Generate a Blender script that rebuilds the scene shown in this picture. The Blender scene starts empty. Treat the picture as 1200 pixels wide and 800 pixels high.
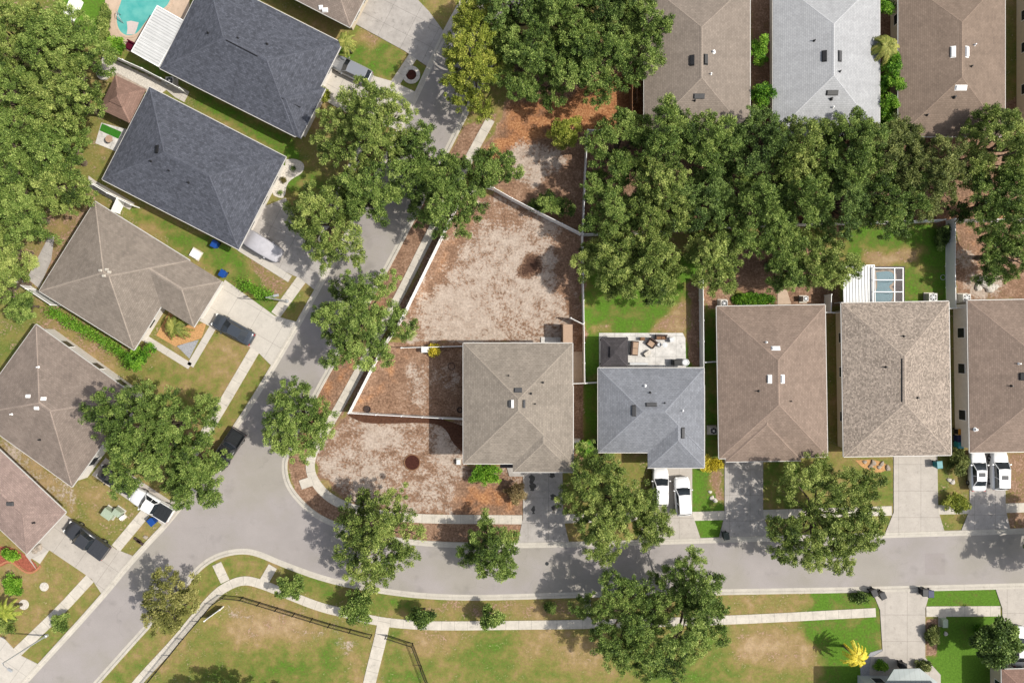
import bpy, math, random
import numpy as np
from mathutils import Vector, Matrix
S = bpy.context.scene
COL = S.collection
R = math.radians
H = 80.0                                  # camera height above the ground, metres
random.seed(7)

def g(px, py, h=0.0):
    """survey pixel of the nadir photo -> ground-plan metres for a point h metres up"""
    f = 0.1 * (H - h) / H
    return ((px - 600) * f, (400 - py) * f)
def G(pts, h=0.0): return [g(x, y, h) for x, y in pts]
K = 1.75
def lin(c):
    c /= 255.0
    return c / 12.92 if c <= .04045 else ((c + .055) / 1.055) ** 2.4
def C(r, gg, b, k=K): return (min(lin(r) / k, .9), min(lin(gg) / k, .9), min(lin(b) / k, .9), 1)

# ------------------------------------------------------------------ materials
class NT:
    def __init__(s, name):
        s.m = bpy.data.materials.new(name); s.m.use_nodes = True
        s.t = s.m.node_tree; s.t.nodes.clear()
        s.o = s.n('ShaderNodeOutputMaterial'); s.b = s.n('ShaderNodeBsdfPrincipled')
        s.l(s.b.outputs[0], s.o.inputs[0])
    def n(s, k, **kw):
        x = s.t.nodes.new(k)
        for a, v in kw.items(): setattr(x, a, v)
        return x
    def l(s, a, b): s.t.links.new(a, b)
    def pos(s): return s.n('ShaderNodeNewGeometry').outputs['Position']
    def uv(s): return s.n('ShaderNodeUVMap', uv_map='UV').outputs[0]
    def noise(s, scale, detail=3, rough=.55, vec=None):
        x = s.n('ShaderNodeTexNoise'); x.inputs['Scale'].default_value = scale
        x.inputs['Detail'].default_value = detail; x.inputs['Roughness'].default_value = rough
        s.l(vec if vec is not None else s.pos(), x.inputs['Vector']); return x.outputs[0]
    def attr(s, name): return s.n('ShaderNodeAttribute', attribute_name=name).outputs['Fac']
    def math(s, op, a, b=None, c=None):
        x = s.n('ShaderNodeMath', operation=op)
        for i, v in enumerate((a, b, c)):
            if v is None: continue
            if isinstance(v, (int, float)): x.inputs[i].default_value = v
            else: s.l(v, x.inputs[i])
        return x.outputs[0]
    def rng(s, v, a, b, c=0., d=1., smooth=False):
        x = s.n('ShaderNodeMapRange'); x.clamp = True
        if smooth: x.interpolation_type = 'SMOOTHSTEP'
        s.l(v, x.inputs[0])
        for i, q in enumerate((a, b, c, d)): x.inputs[1 + i].default_value = q
        return x.outputs[0]
    def mix(s, f, a, b, mode='MIX'):
        x = s.n('ShaderNodeMix', data_type='RGBA', blend_type=mode)
        if isinstance(f, (int, float)): x.inputs[0].default_value = f
        else: s.l(f, x.inputs[0])
        for i, v in ((6, a), (7, b)):
            if isinstance(v, tuple): x.inputs[i].default_value = v
            else: s.l(v, x.inputs[i])
        return x.outputs[2]
    def ramp(s, f, stops):
        x = s.n('ShaderNodeValToRGB'); e = x.color_ramp.elements
        while len(e) < len(stops): e.new(.5)
        for q, (p, c) in zip(e, stops): q.position = p; q.color = c
        s.l(f, x.inputs[0]); return x.outputs[0]
    def grey(s, v):
        x = s.n('ShaderNodeCombineColor'); [s.l(v, x.inputs[i]) for i in range(3)]; return x.outputs[0]
    def color(s, c):
        if isinstance(c, tuple): s.b.inputs['Base Color'].default_value = c
        else: s.l(c, s.b.inputs['Base Color'])
    def set(s, rough=.7, metal=0., spec=.4):
        s.b.inputs['Roughness'].default_value = rough; s.b.inputs['Metallic'].default_value = metal
        s.b.inputs['Specular IOR Level'].default_value = spec; return s
    def bump(s, v, strength=.4, dist=.03):
        x = s.n('ShaderNodeBump'); x.inputs['Strength'].default_value = strength; x.inputs['Distance'].default_value = dist
        s.l(v, x.inputs['Height']); s.l(x.outputs[0], s.b.inputs['Normal'])

def plain(name, c, rough=.6, metal=0., spec=.4, var=.12, scale=6):
    m = NT(name).set(rough, metal, spec)
    v = m.rng(m.noise(scale, 4), .3, .7, 1 - var, 1 + var)
    m.color(m.mix(1., c, m.grey(v), 'MULTIPLY')); return m.m
def shingle(name, c, contrast=.16, blotch=.1, row=.19):
    m = NT(name).set(.9, 0, .2)
    uv = m.uv()
    br = m.n('ShaderNodeTexBrick'); m.l(uv, br.inputs['Vector'])
    for k, v in (('Scale', 1), ('Mortar Size', .012), ('Brick Width', .2 if 'mottle' in name else .34), ('Row Height', .15 if 'mottle' in name else row), ('Bias', 0.)): br.inputs[k].default_value = v
    br.inputs['Color1'].default_value = (1 - contrast,) * 3 + (1,); br.inputs['Color2'].default_value = (1 + contrast,) * 3 + (1,)
    br.inputs['Mortar'].default_value = (.66, .66, .66, 1)
    n1 = m.rng(m.noise(.55, 4, .6), .3, .7, 1 - blotch, 1 + blotch)
    n2 = m.rng(m.noise(5, 3, .7), .25, .75, 1 - contrast, 1 + contrast)
    # faint weather streaks running down the slope
    mp = m.n('ShaderNodeMapping'); mp.inputs['Scale'].default_value = (1.6, .12, 1); m.l(uv, mp.inputs[0])
    n3 = m.rng(m.noise(1., 3, .6, mp.outputs[0]), .3, .7, .93, 1.06)
    k = m.math('MULTIPLY', m.math('MULTIPLY', n1, n2), n3)
    col = m.mix(1., m.mix(1., c, br.outputs[0], 'MULTIPLY'), m.grey(k), 'MULTIPLY')
    m.color(col); m.bump(br.outputs[0], .35, .02); return m.m
def concrete(name, c, jx=1.5, jy=0., stain=.2, joint=.6):
    m = NT(name).set(.85, 0, .3)
    sep = m.n('ShaderNodeSeparateXYZ'); m.l(m.uv(), sep.inputs[0])
    def j(o, step):
        fr = m.math('FRACT', m.math('DIVIDE', o, step))
        return m.math('LESS_THAN', fr, .045 / step)
    n = m.rng(m.noise(.9, 5, .65), .3, .72, 1 - stain, 1 + stain * .5)
    n2 = m.rng(m.noise(9, 3, .7), .3, .7, .93, 1.07)
    spots = m.rng(m.noise(2.2, 2, .5), .62, .72, 1, 1 - stain)
    k = m.math('MULTIPLY', m.math('MULTIPLY', n, n2), spots)
    col = m.mix(1., c, m.grey(k), 'MULTIPLY')
    if jx: col = m.mix(m.math('MULTIPLY', j(sep.outputs[0], jx), 1 - joint), col, (.05, .045, .04, 1))
    if jy: col = m.mix(m.math('MULTIPLY', j(sep.outputs[1], jy), 1 - joint), col, (.05, .045, .04, 1))
    m.color(col); return m.m
def leafmat(name, dark, mid, light, trans=.12, rough=.6):
    m = NT(name).set(rough, 0, .25)
    col = m.ramp(m.attr('tint'), [(0., dark), (.5, mid), (1., light)])
    m.color(col)
    tr = m.n('ShaderNodeBsdfTranslucent'); m.l(m.mix(1., col, (1.15, 1.25, .6, 1), 'MULTIPLY'), tr.inputs[0])
    mx = m.n('ShaderNodeMixShader'); mx.inputs[0].default_value = trans
    m.l(m.b.outputs[0], mx.inputs[1]); m.l(tr.outputs[0], mx.inputs[2]); m.l(mx.outputs[0], m.o.inputs[0]); return m.m

def ground_mat():
    m = NT('ground').set(.95, 0, .15)
    gr, li, sa = m.attr('green'), m.attr('litter'), m.attr('sand')
    nb, nm, nf = m.noise(.16, 4, .6), m.noise(.8, 4, .62), m.noise(4.2, 4, .7)
    npx = m.math('ADD', m.math('MULTIPLY', m.noise(3.3, 6, .78), .62), m.math('MULTIPLY', m.noise(.8, 5, .68), .38))
    t = m.math('ADD', gr, m.math('ADD', m.math('MULTIPLY', m.math('SUBTRACT', nb, .5), 1.1), m.math('ADD', m.math('MULTIPLY', m.math('SUBTRACT', nm, .5), 1.3), m.math('MULTIPLY', m.math('SUBTRACT', nf, .5), .9))))
    c = m.ramp(t, [(0., C(204, 176, 138)), (.3, C(174, 150, 100)), (.58, C(146, 144, 76)), (.82, C(114, 134, 58)), (1., C(102, 142, 46))])
    lc = m.ramp(m.math('ADD', m.math('MULTIPLY', nm, .5), m.math('MULTIPLY', nf, .5)), [(.3, C(116, 90, 72)), (.5, C(164, 130, 106)), (.7, C(204, 172, 147))])
    lc = m.mix(m.rng(m.math('ADD', m.attr('rust'), m.math('MULTIPLY', m.math('SUBTRACT', nm, .5), 1.2)), .3, .8, smooth=True), lc, m.ramp(m.math('ADD', m.math('MULTIPLY', nm, .4), m.math('MULTIPLY', nf, .6)), [(.3, C(132, 84, 52)), (.5, C(188, 130, 88)), (.7, C(224, 176, 128))]))
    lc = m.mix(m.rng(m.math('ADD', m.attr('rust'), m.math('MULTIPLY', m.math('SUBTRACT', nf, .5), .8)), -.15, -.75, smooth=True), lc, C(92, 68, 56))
    lf = m.math('ADD', li, m.math('ADD', m.math('MULTIPLY', m.math('SUBTRACT', nf, .5), 1.3), m.math('MULTIPLY', m.math('SUBTRACT', nm, .5), .9)))
    c = m.mix(m.rng(lf, .38, .62, smooth=True), c, lc)
    sf = m.math('ADD', sa, m.math('MULTIPLY', m.rng(sa, .06, .4), m.math('ADD', m.math('MULTIPLY', m.math('SUBTRACT', npx, .5), 3.4), m.math('MULTIPLY', m.math('SUBTRACT', nb, .5), 1.3))))
    sc = m.ramp(nm, [(.3, C(190, 171, 154)), (.6, C(214, 196, 180))])
    c = m.mix(m.rng(sf, .34, .7, smooth=True), c, sc)
    k = m.math('MULTIPLY', m.rng(nf, .25, .75, .64, 1.34), m.rng(m.noise(13, 2, .6), .3, .7, .84, 1.16))
    m.color(m.mix(1., c, m.grey(k), 'MULTIPLY')); m.bump(nf, .6, .05); return m.m
def asphalt(name, c):
    m = NT(name).set(.88, 0, .3)
    k = m.math('MULTIPLY', m.rng(m.noise(.22, 5, .6), .3, .7, .9, 1.08), m.rng(m.noise(14, 2, .7), .3, .7, .9, 1.1))
    cr = m.n('ShaderNodeTexVoronoi', feature='DISTANCE_TO_EDGE'); cr.inputs['Scale'].default_value = .3
    dn = m.n('ShaderNodeVectorMath', operation='ADD'); nz = m.n('ShaderNodeTexNoise'); nz.inputs['Scale'].default_value = .8; nz.inputs['Detail'].default_value = 4
    m.l(m.pos(), nz.inputs['Vector']); m.l(nz.outputs['Color'], dn.inputs[0]); m.l(m.pos(), dn.inputs[1]); m.l(dn.outputs[0], cr.inputs['Vector'])
    crack = m.math('MULTIPLY', m.math('LESS_THAN', cr.outputs[0], .006), m.math('GREATER_THAN', m.noise(.15, 2), .52))
    st = m.rng(m.noise(.5, 3, .5), .6, .75, 1, .84)
    c2 = m.mix(m.rng(m.noise(.11, 4, .6), .42, .58), tuple(q * f for q, f in zip(c[:3], (1.01, 1., .95))) + (1,), tuple(q * f for q, f in zip(c[:3], (1., .98, 1.01))) + (1,))
    col = m.mix(1., c2, m.grey(m.math('MULTIPLY', k, st)), 'MULTIPLY')
    m.color(m.mix(m.math('MULTIPLY', crack, .1), col, (.05, .05, .05, 1))); return m.m
def metalroof(name, c, pitch=.42):
    m = NT(name).set(.4, 0, .5)
    sep = m.n('ShaderNodeSeparateXYZ'); m.l(m.uv(), sep.inputs[0])
    fr = m.math('FRACT', m.math('DIVIDE', sep.outputs[0], pitch))
    k = m.math('MULTIPLY', m.rng(fr, .0, .16, .72, 1.), m.rng(m.noise(.9, 4), .35, .7, .9, 1.05))
    m.color(m.mix(1., c, m.grey(k), 'MULTIPLY')); return m.m

M = {}
M['ground'] = ground_mat()
M['asphalt'] = asphalt('asphalt', C(184, 178, 172))
M['patch'] = asphalt('asphalt_patch', C(179, 172, 167))
M['conc'] = concrete('concrete', C(238, 229, 214), 1.5)
M['kerb'] = concrete('kerb_concrete', C(228, 220, 206), 3., 0, .15, .8)
M['drive'] = concrete('drive_concrete', C(216, 207, 196), 3.1, 2.6, .13)
M['drive_white'] = concrete('drive_white', C(230, 222, 210), 3.1, 2.6, .1)
M['drive_grey'] = concrete('drive_grey', C(206, 199, 192), 3.0, 2.4, .22)
M['pool_deck'] = concrete('pool_deck', C(232, 205, 180), 0, 0, .15)
M['patio_white'] = concrete('patio_white', C(250, 246, 240), 2.4, 2.4, .3)
M['cooldeck'] = concrete('dark_deck', C(110, 100, 100), 0, 0, .15)
M['white'] = plain('white_vinyl', (.8, .79, .77, 1), .45, 0, .4, .04)
M['fascia'] = plain('white_trim', (.5, .48, .45, 1), .5, 0, .4, .05)
M['stucco_w'] = plain('stucco_white', (.62, .58, .53, 1), .85, 0, .2, .06, 3)
M['stucco_b'] = plain('stucco_beige', (.5, .43, .33, 1), .85, 0, .2, .06, 3)
M['stucco_g'] = plain('stucco_grey', (.42, .43, .43, 1), .85, 0, .2, .06, 3)
M['black'] = plain('black_metal', (.012, .012, .013, 1), .5, 0, .4, .2)
M['iron'] = plain('dark_iron', (.05, .032, .028, 1), .8, 0, .3, .3)
M['dark_plastic'] = plain('dark_plastic', (.02, .022, .024, 1), .45, 0, .4, .15)
M['glass'] = plain('window_glass', (.02, .025, .03, 1), .06, 0, .6, .05)
M['rubber'] = plain('rubber', (.012, .012, .012, 1), .85, 0, .2, .1)
M['alloy'] = plain('alloy', (.45, .45, .46, 1), .35, .8, .5, .05)
M['lamp_lens'] = plain('lamp_lens', (.7, .7, .68, 1), .12, 0, .6, .02)
M['red_lens'] = plain('red_lens', (.3, .012, .012, 1), .2, 0, .5, .05)
M['galv'] = plain('galvanised', (.42, .43, .44, 1), .45, .4, .5, .1)
M['ventgrey'] = plain('vent_grey', (.06, .06, .062, 1), .7, 0, .3, .1)
M['wood'] = plain('weathered_wood', C(150, 112, 84), .85, 0, .2, .25, 4)
M['tan_cushion'] = plain('tan_cushion', C(205, 175, 150), .9, 0, .1, .1)
M['maroon'] = plain('maroon_fabric', C(100, 22, 48), .9, 0, .1, .15)
M['brick'] = plain('brick_edge', C(205, 140, 105), .9, 0, .2, .2, 8)
M['redmulch'] = plain('red_mulch', C(178, 104, 84), .95, 0, .1, .35, 5)
M['darkmulch'] = plain('dark_mulch', C(106, 74, 58), .97, 0, .1, .35, 5)
M['orangemulch'] = plain('pine_mulch', C(222, 172, 118), .95, 0, .1, .25, 5)
M['gravel'] = plain('gravel_grey', C(184, 184, 188), .95, 0, .1, .25, 9)
M['whitestone'] = plain('white_stone', C(236, 228, 216), .95, 0, .1, .25, 7)
M['turf'] = plain('turf', C(70, 140, 48), .95, 0, .1, .15, 9)
M['soil'] = plain('soil', C(84, 50, 42), .98, 0, .1, .3, 6)
M['stain'] = plain('oil_stain', (.07, .065, .06, 1), .7, 0, .3, .3, 3)
M['rock'] = plain('rock', C(190, 176, 160), .9, 0, .2, .3, 5)
M['water'] = plain('pool_water', C(92, 198, 190), .04, 0, .5, .1, .7)
_w = NT('rippled_water').set(.05, 0, .5)
_w.color(_w.mix(_w.rng(_w.noise(.5, 3, .6), .35, .65), C(84, 190, 184), C(128, 214, 204))); _w.bump(_w.noise(2.2, 3, .6), .25, .05); M['water'] = _w.m
M['pool_shelf'] = plain('pool_shelf', C(236, 220, 214), .3, 0, .4, .06)
M['bark'] = plain('bark', (.11, .085, .062, 1), .95, 0, .1, .35, 5)
M['bark_pale'] = plain('bark_pale', (.2, .17, .13, 1), .95, 0, .1, .3, 5)
for nm, c in dict(blue_bin=(28, 84, 170), navy_bin=(22, 40, 92), teal_bin=(40, 150, 160), green_bin=(22, 50, 44), black_bin=(30, 32, 38), orange=(232, 160, 40), paleg=(190, 205, 180)).items():
    M[nm] = plain(nm, C(*c), .45, 0, .4, .08)
def paint(name, c, metal=0.):
    m = NT(name).set(.28, metal, .5); m.color(c); m.b.inputs['Coat Weight'].default_value = .6; m.b.inputs['Coat Roughness'].default_value = .06; return m.m
M['p_white'] = paint('paint_white', (.68, .68, .68, 1)); M['p_silver'] = paint('paint_silver', (.33, .34, .36, 1), .5)
M['p_black'] = paint('paint_black', (.018, .018, .02, 1)); M['p_graph'] = paint('paint_graphite', (.05, .052, .058, 1), .3); M['p_slate'] = paint('paint_slate', (.055, .065, .08, 1), .3)
M['cover'] = plain('car_cover', C(208, 206, 212), .8, 0, .2, .08, 2)

LEAF = {
 'oak': leafmat('oak_leaf', C(38, 56, 22, 1.1), C(99, 124, 52, 1.1), C(166, 182, 98, 1.1)),
 'oak_light': leafmat('oak_leaf_light', C(44, 62, 24, 1.1), C(113, 133, 58, 1.1), C(182, 191, 108, 1.1)),
 'oak_dark': leafmat('oak_leaf_dark', C(34, 50, 22, 1.1), C(86, 111, 49, 1.1), C(146, 166, 90, 1.1)),
 'yellow': leafmat('yellow_leaf', C(66, 80, 20, 1.05), C(130, 142, 50, 1.05), C(190, 190, 90, 1.05)),
 'dusty': leafmat('dusty_leaf', C(44, 56, 24, 1.1), C(104, 116, 58, 1.1), C(160, 164, 98, 1.1)),
 'lime': leafmat('lime_leaf', C(42, 84, 14, 1.05), C(96, 142, 34, 1.05), C(150, 184, 66, 1.05)),
 'gold': leafmat('gold_leaf', C(120, 110, 10, 1.05), C(206, 186, 50, 1.05), C(236, 222, 96, 1.05)),
 'bronze': leafmat('bronze_leaf', C(44, 42, 20, 1.05), C(98, 92, 48, 1.05), C(150, 136, 78, 1.05)),
 'dry': leafmat('dry_leaf', C(60, 50, 34, 1.05), C(118, 100, 66, 1.05), C(160, 142, 100, 1.05), .15),
 'khaki': leafmat('khaki_leaf', C(60, 64, 28, 1.1), C(122, 124, 62, 1.1), C(172, 166, 102, 1.1)),
 'palm': leafmat('palm_leaf', C(50, 64, 22, 1.05), C(112, 122, 50, 1.05), C(176, 170, 92, 1.05)),
}

# ------------------------------------------------------------------ object helpers
def tag(o, label=None, cat=None, group=None, kind=None):
    if label: o['label'] = label
    if cat: o['category'] = cat
    if group: o['group'] = group
    if kind: o['kind'] = kind
    return o
def empty(name, loc, rz=0., label=None, cat=None, group=None):
    o = bpy.data.objects.new(name, None); COL.objects.link(o); o.location = loc; o.rotation_euler = (0, 0, rz)
    o.empty_display_size = .3
    return tag(o, label, cat, group)
class MB:
    def __init__(s): s.v, s.f, s.uv, s.mi = [], [], [], []
    def face(s, pts, uv=None, mi=0):
        b = len(s.v); s.v += [tuple(p) for p in pts]; s.f.append(tuple(range(b, b + len(pts))))
        if uv is None: uv = [(p[0], p[1]) for p in pts]
        s.uv += list(uv); s.mi.append(mi); return s
    def box(s, c, d, rz=0., taper=1., mi=0):
        x, y, z = d[0] / 2, d[1] / 2, d[2] / 2; ca, sa = math.cos(rz), math.sin(rz); P = []
        for k, t in ((-1, 1.), (1, taper)):
            for i, j in ((-1, -1), (1, -1), (1, 1), (-1, 1)):
                a, b = i * x * t, j * y * t
                P.append((c[0] + a * ca - b * sa, c[1] + a * sa + b * ca, c[2] + k * z))
        dx, dy, dz = d
        for q, (w, h_) in (((0, 3, 2, 1), (dy, dx)), ((4, 5, 6, 7), (dx, dy)), ((0, 1, 5, 4), (dx, dz)), ((1, 2, 6, 5), (dy, dz)), ((2, 3, 7, 6), (dx, dz)), ((3, 0, 4, 7), (dy, dz))):
            s.face([P[i] for i in q], [(0, 0), (w, 0), (w, h_), (0, h_)], mi)
        return s
    def prism(s, pts, z0, z1, rz=None, bottom=False):
        """flat slab from a plan polygon; UV along its own long direction"""
        a = 0.
        for i in range(len(pts)):
            a += pts[i][0] * pts[(i + 1) % len(pts)][1] - pts[(i + 1) % len(pts)][0] * pts[i][1]
        if a < 0: pts = pts[::-1]
        if rz is None:
            e = max(((math.dist(pts[i], pts[(i + 1) % len(pts)]), i) for i in range(len(pts))))[1]
            d = (pts[(e + 1) % len(pts)][0] - pts[e][0], pts[(e + 1) % len(pts)][1] - pts[e][1]); rz = math.atan2(d[1], d[0])
        ca, sa = math.cos(rz), math.sin(rz); o = pts[0]
        U = lambda p: ((p[0] - o[0]) * ca + (p[1] - o[1]) * sa + .6, -(p[0] - o[0]) * sa + (p[1] - o[1]) * ca + .6)
        s.face([(p[0], p[1], z1) for p in pts], [U(p) for p in pts])
        for i in range(len(pts)):
            p, q = pts[i], pts[(i + 1) % len(pts)]
            s.face([(p[0], p[1], z0), (q[0], q[1], z0), (q[0], q[1], z1), (p[0], p[1], z1)], [(.3, .3)] * 4)
        return s
    def tube(s, pts, rad, n=8, cap=True):
        rings = []
        for i, p in enumerate(pts):
            p = Vector(p); a = Vector(pts[max(i - 1, 0)]); b = Vector(pts[min(i + 1, len(pts) - 1)])
            t = (b - a).normalized(); u = t.orthogonal().normalized() if i == 0 else (u - t * u.dot(t)).normalized()
            w = t.cross(u); r = rad[i] if isinstance(rad, (list, tuple)) else rad
            rings.append([p + (u * math.cos(2 * math.pi * k / n) + w * math.sin(2 * math.pi * k / n)) * r for k in range(n)])
        for i in range(len(rings) - 1):
            for k in range(n):
                s.face([rings[i][k], rings[i][(k + 1) % n], rings[i + 1][(k + 1) % n], rings[i + 1][k]])
        if cap: s.face(rings[-1]); s.face(rings[0][::-1])
        return s
    def lathe(s, prof, c=(0, 0), n=20):
        for (r0, z0), (r1, z1) in zip(prof, prof[1:]):
            for k in range(n):
                a, b = 2 * math.pi * k / n, 2 * math.pi * (k + 1) / n
                P = [(c[0] + r * math.cos(t), c[1] + r * math.sin(t), z) for r, z, t in ((r0, z0, a), (r0, z0, b), (r1, z1, b), (r1, z1, a))]
                if r1 < 1e-6: P = P[:3]
                if r0 < 1e-6: P = [P[0], P[2], P[3]]
                s.face(P)
        return s
    def build(s, name, mat, parent=None, smooth=False, weld=True, bevel=0.):
        me = bpy.data.meshes.new(name); me.from_pydata(s.v, [], s.f)
        l = me.uv_layers.new(name='UV'); l.data.foreach_set('uv', np.array(s.uv, 'f').ravel())
        for mt in (mat if isinstance(mat, list) else [mat]): me.materials.append(mt)
        me.polygons.foreach_set('material_index', s.mi)
        if weld:
            import bmesh
            bm = bmesh.new(); bm.from_mesh(me); bmesh.ops.remove_doubles(bm, verts=bm.verts, dist=1e-4)
            if bevel: bmesh.ops.bevel(bm, geom=bm.edges[:], offset=bevel, segments=2, affect='EDGES', clamp_overlap=True)
            bmesh.ops.recalc_face_normals(bm, faces=bm.faces); bm.to_mesh(me); bm.free()
        if smooth: me.polygons.foreach_set('use_smooth', [True] * len(me.polygons))
        o = bpy.data.objects.new(name, me); COL.objects.link(o)
        if parent: o.parent = parent
        return o
def loc2(root_xy, rz, p):
    """world plan point -> local of an empty"""
    dx, dy = p[0] - root_xy[0], p[1] - root_xy[1]; ca, sa = math.cos(-rz), math.sin(-rz)
    return (dx * ca - dy * sa, dx * sa + dy * ca)
def offset_strip(pts, w0, w1):
    L, Rr = [], []
    n = len(pts)
    for i, p in enumerate(pts):
        a, b = pts[max(i - 1, 0)], pts[min(i + 1, n - 1)]
        d = Vector((b[0] - a[0], b[1] - a[1])).normalized(); nx, ny = -d.y, d.x
        L.append((p[0] + nx * w0, p[1] + ny * w0)); Rr.append((p[0] + nx * w1, p[1] + ny * w1))
    return L, Rr
def smooth_line(pts, it=2):
    for _ in range(it):
        q = [pts[0]]
        for a, b in zip(pts, pts[1:]):
            q += [(a[0] * .75 + b[0] * .25, a[1] * .75 + b[1] * .25), (a[0] * .25 + b[0] * .75, a[1] * .25 + b[1] * .75)]
        pts = q + [pts[-1]]
    return pts
def strip(name, pts, width, z1, mat, z0=-.05, prof=None, kind='structure'):
    """ribbon slab along a line, UV.x = length"""
    mb = MB(); L, Rr = offset_strip(pts, width / 2, -width / 2); d = 0
    for i in range(len(pts) - 1):
        e = d + math.dist(pts[i], pts[i + 1])
        if prof is None:
            mb.face([(*Rr[i], z1), (*Rr[i + 1], z1), (*L[i + 1], z1), (*L[i], z1)], [(d, 0.3), (e, 0.3), (e, width + .3), (d, width + .3)])
            for A, B in ((L[i], L[i + 1]), (Rr[i + 1], Rr[i])):
                mb.face([(*A, z1), (*B, z1), (*B, z0), (*A, z0)], [(d, .3), (e, .3), (e, .3), (d, .3)])
        else:
            q0 = [offset_strip(pts, w, w)[0] for w, z in prof]
            for k in range(len(prof) - 1):
                mb.face([(*q0[k][i], prof[k][1]), (*q0[k][i + 1], prof[k][1]), (*q0[k + 1][i + 1], prof[k + 1][1]), (*q0[k + 1][i], prof[k + 1][1])], [(d, .3), (e, .3), (e, .5), (d, .5)])
        d = e
    o = mb.build(name, mat); tag(o, kind=kind); return o

# ------------------------------------------------------------------ ground
def seg_dist(P, poly):
    n = len(poly); x, y = P[:, 0], P[:, 1]; ins = np.zeros(len(P), bool); dm = np.full(len(P), 1e9)
    for i in range(n):
        ax, ay = poly[i]; bx, by = poly[(i + 1) % n]
        c = (ay > y) != (by > y)
        with np.errstate(divide='ignore', invalid='ignore'):
            ins ^= c & (x < (bx - ax) * (y - ay) / (by - ay + 1e-12) + ax)
        ex, ey = bx - ax, by - ay; L = ex * ex + ey * ey + 1e-9
        t = np.clip(((x - ax) * ex + (y - ay) * ey) / L, 0, 1)
        dm = np.minimum(dm, np.hypot(x - ax - t * ex, y - ay - t * ey))
    return np.where(ins, dm, -dm)
def circ(cx, cy, rx, ry=None, n=14):
    ry = ry or rx
    return [(cx + rx * math.cos(2 * math.pi * i / n), cy + ry * math.sin(2 * math.pi * i / n)) for i in range(n)]
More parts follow.
